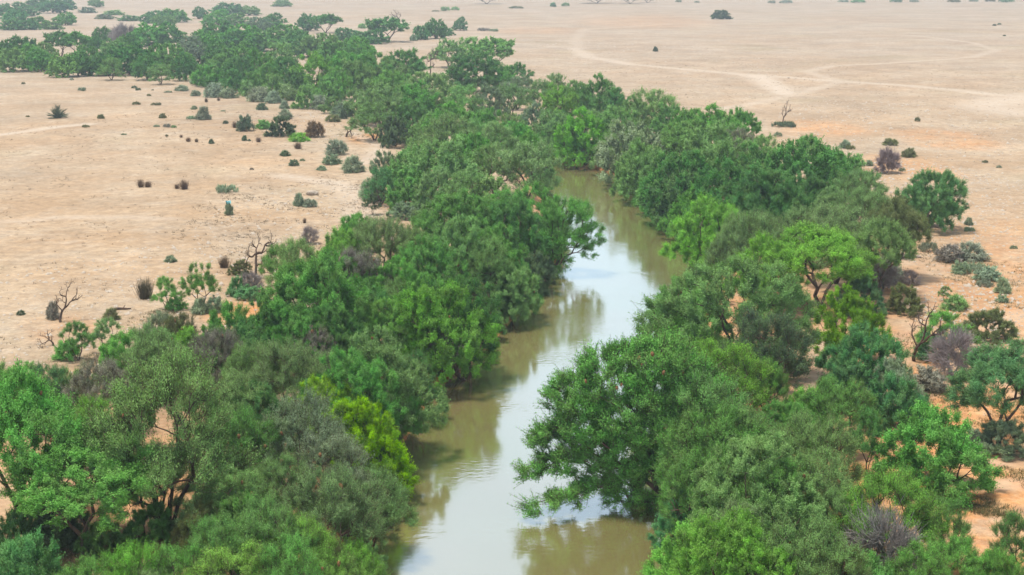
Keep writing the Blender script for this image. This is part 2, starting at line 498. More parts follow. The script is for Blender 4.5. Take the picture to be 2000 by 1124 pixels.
# ------------------------------------------------------------------ the list of plants, read off the photograph
# x  ytop  width  h  colour  kind [| label]     (h < 20: metres; otherwise the y of the foot)
COLS = {'G': (0.150, 0.350, 0.085), 'B': (0.200, 0.430, 0.070), 'Y': (0.290, 0.500, 0.018), 'L': (0.210, 0.420, 0.040), 'O': (0.215, 0.365, 0.130), 'D': (0.105, 0.260, 0.078),
        'T': (0.120, 0.295, 0.115), 'S': (0.240, 0.300, 0.200), 'P': (0.25, 0.24, 0.20), 'N': (0.20, 0.125, 0.07), 'K': (0.17, 0.18, 0.075), 'V': (0.100, 0.150, 0.088), 'M': (0.10, 0.30, 0.12)}
CNAME = {'G': 'mid green', 'B': 'fresh green', 'Y': 'yellow-green', 'L': 'yellow-green', 'O': 'olive green', 'D': 'dark green', 'T': 'bluish green', 'S': 'silvery green',
         'P': 'purplish grey', 'N': 'brown', 'K': 'drab olive', 'V': 'blackish green', 'M': 'minty green'}
PLANTS = '''
7 8 30 6 T d
42 5 45 6.5 T d
78 -4 45 6.5 D d
102 0 50 6.5 T d | broad dark tree topping the hazy clump in the far left corner
130 -3 32 6 T d
126 25 35 5 G d | rounded tree at the right end of the far left clump
20 38 36 4 T b
50 40 40 3.5 T b
74 33 36 4 G b
100 42 34 3 O b
30 20 40 5.5 T d
187 -2 25 5 O d
170 14 26 3 S b
222 20 34 2.4 O b
252 30 35 2.5 T b
205 28 30 2.2 S b
300 22 42 5 T d
335 18 48 5.5 G d
318 30 40 4 O d
390 14 22 6 T d
445 6 48 6 T d | wide tree standing highest behind the far left tree belt
425 20 50 6 G d
485 12 35 4.5 O d
460 26 45 5 O d
530 27 50 6 D d
505 34 40 5 S d
552 0 30 4 O b
600 28 32 6 T d
635 28 48 6.5 D u | flat dark tree standing clear at the right end of the far belt
575 50 45 5.5 G d
670 55 30 4 T b
14 78 42 5.5 D d
42 72 52 6 D d
65 88 48 5.5 G d
22 95 50 5 O d
90 84 45 5.5 O d
78 95 46 5 G d
116 62 45 6.5 D u | dark tree in the far left belt beside a gap of bare sand
148 62 46 6.5 G u
182 72 24 6.5 D d
200 53 32 7 D d
238 46 48 6.5 P p | grey leafless crown rising out of the far left tree belt
250 66 54 6 D d
225 76 50 5.5 O d
290 47 55 6.5 G d
330 46 60 6.5 D d
372 70 40 5.5 S w
420 43 66 7 D d | broad dark dome high in the middle of the far left belt
400 62 50 6 G d
455 60 60 6 D d
122 108 46 4.5 O d
150 102 50 5 G d
190 105 40 4.8 D d
215 113 46 4.5 O w
172 90 46 5.5 G d
250 86 76 6.5 D d
300 88 56 6 G d
335 86 60 6.5 G d
312 125 46 4 O w
285 108 50 5 D d
360 104 55 5.5 D d
380 86 50 6 S d
425 80 62 6.5 D d
425 108 82 5.5 O d
405 128 60 4 G b
480 50 80 7 G d
465 84 60 6.5 G d
505 98 66 6.5 G d
470 112 60 5.5 D d
535 50 66 7 G d
545 84 56 6.5 O w
580 62 60 6.5 D d
600 70 42 6 O w
520 124 60 5 G d
560 112 60 6 D d
615 106 88 7 B d | bright dome at the front of the left belt where it bends
650 80 60 6.5 G d
640 66 50 6 O d
690 74 62 6.5 G d
700 92 60 6.5 D d
655 132 60 5.5 G d
680 104 82 7 G d
640 152 55 4 O b
575 140 50 4.5 D b
535 146 46 4 O b
495 142 46 4 G b
455 136 46 4 D b
420 162 40 190 S s
447 172 34 192 S s
483 157 32 188 O s
508 170 46 198 S s
535 178 30 202 S s
562 165 40 196 O s
600 167 44 212 O b
625 186 36 214 S s
650 190 46 222 O b
670 200 40 226 S s
390 150 30 166 S s
345 140 26 152 S l
200 126 24 138 S l
72 122 24 134 S l
110 126 22 139 P p
757 35 64 82 D u | tall dark tree standing with others right of the belt, bare sand before it
733 58 42 86 T b
708 62 36 82 T b
690 58 30 76 T b
822 51 18 78 T b
850 38 36 76 D d | upright dark tree between two smaller ones on the far plain
870 54 28 70 T b
899 34 22 60 T d | narrow stacked tree at the end of the far row, alone on its right side
808 68 15 80 S s
780 19 22 42 S x | thin crooked tree with a tiny crown on the far plain
765 28 14 44 S x
708 46 14 56 O s
940 54 14 61 P l
952 55 14 61 P l
965 56 16 62 S l
950 -10 46 5.8 D u | dark tree with clear trunk cut by the top edge of the view
870 13 18 22 O l
888 13 15 21 O l
852 20 14 23 K l
1081 5 11 14 T s
1106 5 15 13 O l
1165 -9 52 5.2 D u | widest tree of three cut by the top edge
1230 -8 40 5.0 D u | middle tree of the three cut by the top edge
1265 -8 28 4.6 D u
1010 12 26 17 K l
1280 91 10 101 V s | tiny lone dark shrub on the pale middle plain
1407 20 30 38 V b | round dark bush alone on the far right plain
1507 1 14 7 S l
1538 0 25 7 S l
1647 0 20 5 S l
1678 -1 26 6 T l
1750 -2 22 5 T l
1783 -1 18 5 S l
1862 -1 22 5 K l
1900 -2 16 4 S l
1966 -2 28 5 T l
1935 -2 18 4 K l
1325 0 12 5 S l
1360 2 10 6 S l
1942 47 7 51 V l
1952 45 7 49 V l
1962 68 6 71 V l
690 78 70 6.5 G d
715 102 95 7 G d
790 98 76 6 D d
760 118 60 5.5 O d
840 88 26 150 P x | bare grey dead tree against the sand behind the riverside belt
878 78 54 6.5 O w
915 73 46 6.5 O w
960 75 66 7 O u | open grey-branched tree spreading at the edge of the pale plain
925 105 106 7 D d | big dark rounded tree in front of the open grey-branched one
1005 125 70 4.5 D d
980 132 50 4.5 G d
690 118 70 6 O d
770 140 84 6 G d
840 143 110 6.5 O d
805 165 90 5.5 G d
740 162 82 6 O d
730 200 82 5 O w
772 228 50 4.5 V b | blackish tree at the foot of the belt by the orange sandy hollow
700 176 60 4 O b
800 200 70 5.5 D d
905 168 80 5.5 O w
958 166 64 5.5 S d
1010 150 62 6 S w
1000 164 60 5.5 O w
1055 156 58 6 O w
1085 144 56 6 O w
1090 168 62 5.5 B d
1177 148 82 6.5 G d | rounded green tree topping the skyline where the river turns
1130 170 44 5.5 O d
1105 205 70 6 O d
1075 238 60 5.5 G d
1115 262 50 4 D b
1165 215 60 5.5 O w
1040 190 70 6 S d
1020 215 60 5.5 O d
1130 160 60 6 O d
1200 176 52 5.5 D d
1145 188 112 7 B d | bright green billowing tree behind the silvery one at the bend
1275 174 88 6 O w | spreading olive tree on the edge of the sand right of the bend
1240 188 70 5.5 O d
1210 210 80 5.5 O d
1310 205 70 5 G d
890 202 122 6 G d
835 222 70 5.5 O d
880 224 110 5.5 O w
950 215 80 6 G d
1000 205 70 6 O w
975 238 84 6 O w
920 232 70 5.5 O w
1060 226 82 6 O w
1090 214 50 6 D d
1030 256 60 5 B d
1010 240 60 5.5 G d
1080 262 60 4.5 G b
1148 243 98 332 S b | silvery rounded tree overhanging the far bend of the river
1100 225 60 6.5 D d
1225 248 112 6 O d
1205 225 80 6 O w
1190 282 70 4 O b
860 274 132 6 O d
915 262 92 6 G d
805 288 84 5.5 O d
965 285 90 6 O w
1030 276 112 6.5 O w | pale feathery tree on the left bank where the water first shows
800 334 66 4 G b
745 328 62 400 T w
755 298 48 352 S b
690 305 40 336 S s
725 350 40 390 S s
850 330 80 5 O d
910 335 90 4.5 O w
960 345 80 4 O b
1400 207 112 6 G d
1345 214 80 6 G d
1450 214 72 5.5 G d | green tree at the right end of the belt where open sand begins
1395 240 120 6 O d
1340 238 90 6 O d
1440 250 64 5.5 P w
1490 264 64 5 O w
1580 262 50 6 O w
1330 272 132 6.5 D d
1270 268 90 6 O d
1290 300 90 6 D d
1480 284 110 6 G d
1560 277 180 6.8 D d | widest dark green crown at the top of the right bank
1630 290 90 6 D d
1400 285 110 6 O d
1430 315 120 6 D d
1645 302 66 5 G d
1665 334 112 5.5 O w
1700 334 72 5 O w
1262 330 80 5.5 G d
1300 355 110 5.5 D d
1340 330 90 6 G d
1500 330 150 6.5 D d
1590 340 130 6.5 D d
1230 300 70 5 O d
1815 333 70 448 T d | bluish dark ragged tree alone at the right edge of the belt
1800 372 60 440 V b
1388 388 145 6 B d | bright green dome low on the right bank above the dark ball bush
1455 370 100 6 D d
1540 365 110 6.5 D d
1470 413 132 6 O w
1560 405 100 6 O w
1640 402 152 6.2 O w
1620 372 110 6.5 O d
1700 368 130 6.3 O w
1755 384 105 6 K u | yellowish olive tree at the right end of the bank, trunks showing
1720 428 112 5.5 O u
1380 480 58 530 V b | small very dark ball-shaped bush at the water's edge
1335 420 60 3.5 G b
1292 395 60 3.5 D b
1430 455 90 5 O w
1500 462 132 5.5 B d
1600 447 190 608 B u | green spreading tree with a leaning bare trunk on the right bank
1690 508 60 2.2 V b
1725 505 50 2.4 P p
1288 580 90 4.2 G b | low green lobe of bush reaching over the water's right edge
1500 610 170 5 V w
1350 570 140 6 G d
1665 567 135 4.2 L d | yellow-green rounded tree right of the very large olive tree
1690 645 150 4 T d
1660 705 90 2.6 T b
1748 708 75 3 S b
1690 545 66 2.4 T b
1765 556 64 612 K b
1775 524 40 556 P p
1730 508 54 552 S s
1650 560 50 600 S s
1785 588 62 705 V x | black bare dead tree beside the small green flat-topped tree
1840 608 108 700 G a | small green flat-topped tree beside the black dead tree
1815 650 60 700 T s
1862 640 72 735 P p
1930 603 94 662 K b | drab olive bush alone on the stony right slope
1815 470 34 492 S l
1855 477 56 510 P s
1895 473 60 508 S s
1875 510 32 534 S s
1930 520 54 546 S s
1905 512 44 530 S l
1958 543 28 572 S s
1958 574 22 590 S s
1920 545 30 560 S l
1865 575 46 604 O s
1845 558 26 588 O a
865 838 40 872 P x | grey broken branches at the left water's edge below the clay bank
1062 590 60 625 P x | grey dead branches at the left water's edge mid river
1892 424 15 440 S s
1893 442 20 452 S l
1865 372 26 385 S l
1925 672 46 705 P p
1530 196 22 243 P x | thin leafless sapling standing in a low shrub on the right plain
1530 236 42 248 V l
1520 257 15 267 S l
1548 241 12 249 V l
1791 228 10 238 K l
1737 270 27 284 K s | flat dark olive cushion shrub, upper of two on the right slope
1776 289 29 307 K s | round dark olive cushion shrub, lower of two on the right slope
1650 273 21 290 S s
1661 283 17 292 K l
1732 288 42 338 P p | grey twiggy shrub on the orange slope below two olive cushions
1675 300 24 324 O s
1697 312 15 324 S s
1925 312 12 318 K l
1762 327 12 335 S l
1950 322 10 328 S l
1885 395 12 400 S l
1980 478 14 486 S l
112 205 38 231 V f | spiky fan-shaped shrub alone on the left plain
46 160 7 165 K l
140 152 7 157 S l
160 170 15 178 S l
262 167 10 173 V l
270 171 10 177 V l
290 183 8 188 K l
298 174 5 177 V l
265 198 15 205 K l
305 200 19 206 K l
330 177 15 181 S l
355 166 25 178 S s
381 176 18 188 S s
403 190 6 200 N t
427 190 6 197 N t
379 206 11 214 S s
398 208 26 234 S s | tall grey-green shrub joined to a low one on the left plain
377 226 24 233 S l
435 215 10 218 S l
198 223 13 232 K s
54 225 7 229 K l
318 221 14 231 K s
166 243 15 249 K l
242 260 11 264 S l
307 243 12 248 S l
326 241 14 249 P l
340 244 10 250 O l
326 262 6 267 K l
354 262 6 269 N t
368 267 9 277 N t
384 269 6 278 N t
413 271 10 281 V s
440 235 10 242 V s
459 236 10 250 N t
478 264 11 275 V s
487 271 6 276 V s
505 267 10 278 N t
478 225 30 256 V s | dark rounded shrub, leftmost of the row on the left plain
515 234 30 252 G s
550 228 52 266 V b | largest dark rounded shrub of the row on the left plain
557 213 26 232 S s
613 237 34 268 N s | brownish rounded shrub at the right end of the plain's row
585 259 36 276 B s | bright green low shrub on the left plain
582 276 14 291 N t
557 293 19 305 V s
573 311 19 324 V s
512 201 20 215 V s
556 197 18 213 S s
655 273 38 302 S s
649 301 32 321 S s
628 323 18 333 S s
652 224 28 238 K s
670 212 16 232 V s
676 238 34 268 P x
491 327 8 332 P l
680 335 14 339 S l
590 309 10 315 S l
275 348 11 366 N t | slim brown dry tuft, leftmost of the four on the left plain
289 352 14 366 N t | low wide brown dry tuft beside the slim leftmost one
346 358 10 369 N t | small brown dry tuft touching the tall right one
360 349 16 370 N t | tall brown dry tuft, rightmost of the four on the left plain
443 360 40 376 S l | low grey cushion shrub on the left plain right of the tufts
584 377 20 402 S s
604 388 26 404 S s
447 394 14 420 S s | narrow shrub with a scrap of blue rubbish caught on top
595 424 6 436 N t
605 440 26 476 P p
333 498 22 512 S s
42 605 15 615 V s
790 396 60 428 S b | flat grey-green shrub on sand in the gap of the left bank
727 376 34 420 V a
735 350 36 392 S s
1000 385 120 6.3 D d
880 377 134 6 G d
940 384 110 6 G d
830 412 70 4.5 O w
890 424 142 6 O d
960 440 120 6 G d
1015 474 110 6 O d
950 460 112 6 O w
1020 520 95 5.5 D d
1060 505 60 4.5 V b
745 424 112 5 O w
690 421 54 3.6 G b
805 444 84 5.5 O w
840 470 110 6 G d
665 452 80 4 B b
700 488 130 5 P w
580 468 104 4.4 O w
545 477 66 4.2 G w
612 500 210 6 G d | broad green tree at the left edge of the left bank by the dead snag
650 505 120 6 G d
760 508 110 6.5 G d
860 498 190 7 B d
820 530 120 6.5 G d
950 600 90 5.5 D d
780 548 92 5 O w
735 585 96 5.2 B d | fresh green rounded bush among darker trees on the left bank
700 560 110 6 D d
865 592 80 2.6 P p | grey leafless crown against the dark tree by the water
530 584 112 5 D d
580 610 110 5 G d
650 600 110 5.6 D d
740 638 200 6.3 O d
830 650 110 6 D w
680 690 160 6.3 G d
610 640 80 5.5 P w
762 735 90 4.4 G d
498 455 60 545 V x | tall black forked dead snag by the left bank's green tree
492 528 22 575 P p
438 498 20 523 N t | brown dry tuft left of the rounded olive bush by the snag
470 508 42 536 K b
463 540 32 578 T s
487 558 46 584 T s
284 540 30 583 K t | tall drab round tuft beside the small green trees on the left sand
327 540 58 605 G a | small green tree left of the one with a clear forked trunk
345 578 36 604 G s
395 514 66 606 G a | small green tree with clear forked trunk on the left sand
392 582 32 612 S s
422 578 32 608 S s
118 553 44 630 V x | dark crooked dead snag alone on the left sand
105 588 26 622 P s
218 601 30 624 K s
153 628 66 705 D a | small dark green tree with thin stems left of the sparse olive one
128 664 42 702 G s
208 621 62 690 O a | sparse olive small tree on the left sand by the bank thicket
105 645 34 676 N x
55 703 60 756 O a
20 735 50 770 O a
310 608 66 3 S w
300 640 124 4.5 O w
345 612 76 4 K w
315 650 96 4.4 G d
250 655 90 3.6 G b
360 645 60 3.6 B b
425 643 104 4 P w
450 598 84 3.8 G b
470 640 90 4.4 D b
500 668 120 5 O w
560 668 152 5.4 O w
620 690 120 5.4 O w
200 704 124 5 P w
130 722 80 4.8 O w
90 714 104 5.4 T w
55 722 160 1052 G u | left edge tree with two long bare trunks over bare sand
-20 700 120 7 G w
330 694 290 1036 O w | largest feathery tree in the lower left with thick forked trunk
440 735 150 6.4 O w
500 760 120 6 D d
180 778 100 4.8 B w
160 846 110 4.4 P w
165 866 240 1082 G u | spreading tree with orange trunk under the largest feathery tree
460 800 160 5.6 G w
580 774 176 6 S w | pale silvery wispy tree below the yellow-green tree's left side
640 850 150 5.6 S w
470 914 136 4.4 O w
540 890 130 5.4 O w
650 914 190 5.4 O w
720 914 150 5.0 O w
740 950 130 4.4 K w
110 990 110 1070 V b
30 1060 60 3 D b
628 740 104 5.6 Y d | yellow-green tree crown, upper left of the three touching ones
690 778 116 5.2 Y d | yellow-green tree crown in the middle of the three touching ones
732 836 92 4.4 Y b | lowest of the three touching yellow-green crowns, nearest the water
750 742 110 5.6 G w
800 798 90 4.4 G w | feathery green tree leaning over the water from the left bank
800 850 70 3.6 V w
790 880 60 2.4 V w
45 1048 140 3.4 T b | bluish green bush in the bottom left corner
260 1062 130 3.4 B w
300 868 150 3.4 O w
420 930 120 2.6 O b
290 985 90 1.6 G b
395 985 110 2.0 K b
470 960 110 2.6 G b
100 940 100 2.2 O b
30 1000 80 1.8 D b
200 1010 70 1.6 D b
350 1064 130 3.2 G w
420 1018 150 3.6 G w
510 984 170 4.2 G w
580 1010 140 4.4 B w
450 1066 180 3.2 B w
560 1052 160 3.6 G w
640 1080 150 3.4 B w
690 1056 130 3.6 B w | bright feathery bush at the bottom beside the water's left edge
620 1040 100 4.2 K w
160 1096 160 2.8 G w
300 1100 180 2.4 O w
800 1108 70 1.4 O b
1310 662 170 6.8 B w
1420 668 170 6.8 B w | fresh green feathery crown topping the lower right bank
1390 735 230 7 G w
1400 800 190 6.3 G w
1500 700 90 6 G w
1440 795 140 5.6 O w
1335 850 110 5.2 O w
1380 880 150 5.2 G w
1475 852 200 5.4 O d
1530 783 80 4.4 G d
1590 815 166 5 O w
1600 888 150 4.6 O w
1520 900 150 5 G w
1640 742 140 3.4 G w
1690 800 76 930 D a | narrow sparse dark green tree with sand showing through it
1580 765 90 2.6 B b
1750 730 95 3 T b
1810 715 66 760 P s
1820 806 200 955 G b | stand-alone dense bluish green tree on sand, lower right
1950 678 180 872 T u | tall tree with orange forked trunk at the right edge
1960 820 110 884 S b
1895 835 50 878 S s
1755 923 200 4 B w | fresh green tree above the grey leafless bush, lower right
1850 974 90 3.4 G w
1735 998 165 3.2 P p | large purplish grey leafless bush in the lower right corner area
1545 972 120 4 O b
1450 984 110 4 O w
1640 960 110 4 O w
1345 962 70 3.6 M b | pale minty green bush by the water below the overhanging boughs
1430 1008 220 4.2 B d | brightest green rounded bush at the bottom right of the water
1340 1050 130 3.6 B b
1320 1090 120 2.6 B b
1500 1060 170 3.4 B d
1580 1024 200 4 O w
1640 1060 140 3.6 O w
1800 1064 140 2.8 G w
1870 1056 140 2.6 G w
1960 1075 100 2.4 G w
1950 1090 120 1.8 B b
1995 998 100 3.4 D w | dark green tree cut by the right edge near the bottom
1700 1092 120 2.4 G b
'''
KIND = {  # code: (proto family, name, category, label noun, group)
 'd': ('dome', 'thorn_tree', 'tree', 'rounded tree', 'thorn trees in the riverside belt'),
 'w': ('wispy', 'feathery_tree', 'tree', 'feathery tree', 'feathery trees in the riverside belt'),
 'u': ('tall', 'thorn_tree', 'tree', 'clear-trunked tree', 'thorn trees in the riverside belt'),
 'b': ('bush', 'thorn_bush', 'bush', 'dense bush', 'dense bushes leafed to the ground'),
 'a': ('sparse', 'small_thorn_tree', 'small tree', 'small open tree', 'small open trees on the sand'),
 'p': ('twiggy', 'leafless_bush', 'bush', 'leafless twiggy bush', 'leafless grey bushes'),
 's': ('shrub', 'desert_shrub', 'shrub', 'small shrub', 'small shrubs on the sand'),
 'l': ('low', 'cushion_shrub', 'shrub', 'low cushion shrub', 'low cushion shrubs on the sand'),
 't': ('tuft', 'dry_tuft', 'tuft', 'dry stalky tuft', 'dry tufts on the plain'),
 'f': ('fan', 'fan_shrub', 'shrub', 'fan shrub', None),
 'n': ('nest', 'weaver_nest', 'nest', 'grass nest', 'weaver nests hanging in the trees'),
 'x': ('dead', 'dead_tree', 'dead tree', 'bare dead tree', 'dead trees standing near the river'),
}
RNG = random.Random(11)
items = []
for ln in PLANTS.strip().splitlines():
    lab = None
    if '|' in ln: ln, lab = [s.strip() for s in ln.split('|')]
    x, yt, w, h, c, k = ln.split()
    x, yt, w, h = map(float, (x, yt, w, h))
    if h < 8 and k not in 'lst':
        p = place(x, yt, h); H = h
        for _ in range(3):
            if k not in 'dwb': break
            H = min(h, 0.8 * w / px_per_m(p[1]) + 1.2); p = place(x, yt, H)
    else: p = place_base(x, h); H = None
    d = float(river_d(p[0], p[1])[0])
    if d < 0.9 and p[1] < 330:        # keep every foot on the bank
        i = int(np.argmin((RIV[:, 0] - p[0]) ** 2 + (RIV[:, 1] - p[1]) ** 2))
        dx = p[0] - RIV[i, 0]; sgn = 1 if dx > 0 else -1
        while float(river_d(p[0], p[1])[0]) < 0.9: p[0] += 0.25 * sgn
        p[2] = gz(p[0], p[1])
    if H is None:
        q = at_dist(x, yt, p[1]); H = max(0.25, q[2] - p[2])
    W = w / px_per_m(p[1])
    items.append(dict(x=x, yt=yt, w=w, p=p, H=H, W=W, c=c, k=k, lab=lab, px=H * px_per_m(p[1])))

# dark undergrowth hugging the water's edge, both banks
acc = [0.0, 0.0]
CLAY = place_base(900, 752)[:2]
for i in range(1, len(RIV) - 12):
    for s in (0, 1):
        acc[s] -= np.linalg.norm(RIV[i, :2] - RIV[i - 1, :2])
        if acc[s] > 0 or RIV[i, 1] < 48: continue
        acc[s] = RNG.uniform(2.4, 3.8)
        t = RIV[i + 1, :2] - RIV[i - 1, :2]; t /= np.linalg.norm(t) + 1e-9
        off = (RIV[i, 2] + RNG.uniform(1.2, 1.9)) * (-1 if s == 0 else 1)
        q = np.array([RIV[i, 0] + t[1] * off, RIV[i, 1] - t[0] * off])
        if np.hypot(*(q - CLAY)) < 5.5 and s == 0: continue
        p = np.array([q[0], q[1], gz(*q)]); H = RNG.uniform(1.1, 2.0); W = RNG.uniform(1.6, 2.6)
        tx, ty = to_px(p + [0, 0, H]); sc = px_per_m(p[1])
        items.append(dict(x=tx, yt=ty, w=W * sc, p=p, H=H, W=W, c=RNG.choice('VDODG'), k='b', lab=None, px=H * sc))
# trees of their own shape: foot, then billows (x, y, radius) in photo pixels with a depth offset in metres
HEROES = [
 ('feathery_tree', (1345, 985), 'G', dict(cd=2.9, cr=0.52, low=-0.7, up=0.3, twiglines=0.7, gap=0.0, stems=3, fork=0.8, spread=0.8, base_r=0.26, tw_r=.008),
  [(1275, 725, 80, .6), (1200, 745, 75, .2), (1130, 775, 55, 0), (1330, 770, 85, .8), (1230, 810, 85, 0), (1150, 830, 60, 0), (1310, 850, 85, .6), (1095, 790, 34, 0), (1230, 890, 70, 0), (1160, 885, 42, 0),
   (1090, 855, 34, -.2), (1055, 860, 22, -.2), (1300, 930, 75, .3), (1230, 955, 45, -.3), (1110, 905, 28, -.4), (1070, 910, 26, -.5), (1038, 925, 18, -.6), (1170, 945, 30, -.5), (1120, 968, 26, -1.2), (1080, 980, 22, -1.6),
   (1045, 992, 16, -1.9), (1200, 1000, 30, -1.2), (1150, 1012, 22, -1.8), (1105, 1028, 20, -2.3), (1065, 1044, 18, -2.7), (1028, 1052, 13, -2.9), (1185, 1035, 18, -2.0), (1150, 1055, 14, -2.6), (1115, 1075, 12, -3.0), (1270, 1010, 40, -.8),
   (1285, 1050, 26, -1.6), (1370, 840, 60, .8)], 'large tree with dark drooping boughs overhanging the water from the right bank', 'the overhanging tree on the right'),
 ('thorn_tree', (1085, 545), 'G', dict(cd=1.5, cr=0.5, low=-0.7, twiglines=0.4, stems=3, fork=0.9, spread=0.6, base_r=0.2),
  [(990, 425, 55, 1), (1045, 410, 50, .6), (1095, 430, 46, .2), (1130, 430, 38, 0), (1150, 462, 30, 0), (1125, 460, 30, .1), (1110, 475, 42, -.3), (1150, 495, 16, -.2), (1060, 470, 50, 0), (1090, 515, 28, -.2), (1000, 470, 40, .3)],
  'tree reaching a drooping bough right over the middle of the river', 'the bough-drooping tree mid left'),
 ('thorn_tree', (905, 745), 'D', dict(cd=1.4, cr=0.5, low=-0.8, twiglines=0.3, stems=3, fork=0.9, spread=0.5, base_r=0.2),
  [(880, 600, 60, .5), (925, 590, 42, .5), (950, 625, 32, 0), (900, 650, 60, 0), (935, 672, 34, -.3), (865, 685, 50, 0), (900, 690, 26, -.3), (850, 640, 50, .5)],
  'dark green tree leaning to the water above the red clay bank', 'the dark tree leaning to the water'),
 ('thorn_tree', (1470, 735), 'O', dict(cd=1.7, cr=0.52, low=-0.85, twiglines=0.3, stems=4, fork=1.0, spread=0.7, base_r=0.28),
  [(1370, 580, 62, .5), (1430, 560, 58, .8), (1500, 570, 56, .8), (1550, 610, 42, .4), (1340, 640, 55, 0), (1420, 640, 75, 0), (1500, 640, 62, 0), (1280, 605, 26, 0), (1275, 635, 26, -.3), (1310, 665, 38, -.3),
   (1390, 700, 52, -.5), (1460, 710, 50, -.5), (1530, 690, 46, -.3), (1560, 650, 34, 0), (1440, 600, 70, .6), (1370, 650, 60, .2), (1470, 690, 60, 0), (1410, 690, 60, 0), (1550, 700, 34, 0), (1500, 735, 40, -.3), (1340, 690, 36, -.4)], 'very large rounded olive tree by the water in mid right bank', 'the very large olive tree'),
]
hero_items = []
for nm, foot, c, kw, lobes, lab, hd in HEROES:
    p = place_base(*foot)
    L = []
    for x, y, r, dy in lobes:
        q = at_dist(x, y, p[1] + dy); R_ = r / px_per_m(p[1] + dy)
        L.append((*(q - p), R_, R_ * 1.05, R_ * 0.82))
    xs = [l[0] for l in lobes]; tx, ty = to_px(p)
    it = dict(x=float(np.mean(xs)), yt=min(l[1] - l[2] for l in lobes), w=max(xs) - min(xs) + 80, p=p, c=c, k='d', lab=lab, hd=hd, hero=(nm, kw, L), px=300)
    hero_items.append(it)
items += hero_items
NESTS = [(80, 768), (12, 809), (100, 860), (240, 812), (415, 775), (387, 795), (466, 853), (471, 870), (550, 847), (518, 872), (550, 901), (625, 889), (604, 886), (473, 943), (492, 966), (666, 950), (617, 952),
         (662, 1101), (630, 1112), (366, 1112), (730, 508), (878, 519), (895, 519), (666, 528), (697, 542), (727, 661), (808, 696), (878, 619), (660, 676), (1274, 692), (1253, 713), (1298, 734), (1333, 726),
         (1144, 745), (1330, 571), (1214, 752), (342, 627), (356, 643), (336, 663), (610, 648), (435, 657), (1570, 931), (1638, 942), (1542, 1063), (1248, 700), (1296, 728), (1205, 758)]
for x, y in NESTS: items.append(dict(x=x, yt=y, w=14, c='N', k='n', lab=None, px=12, nest=True))

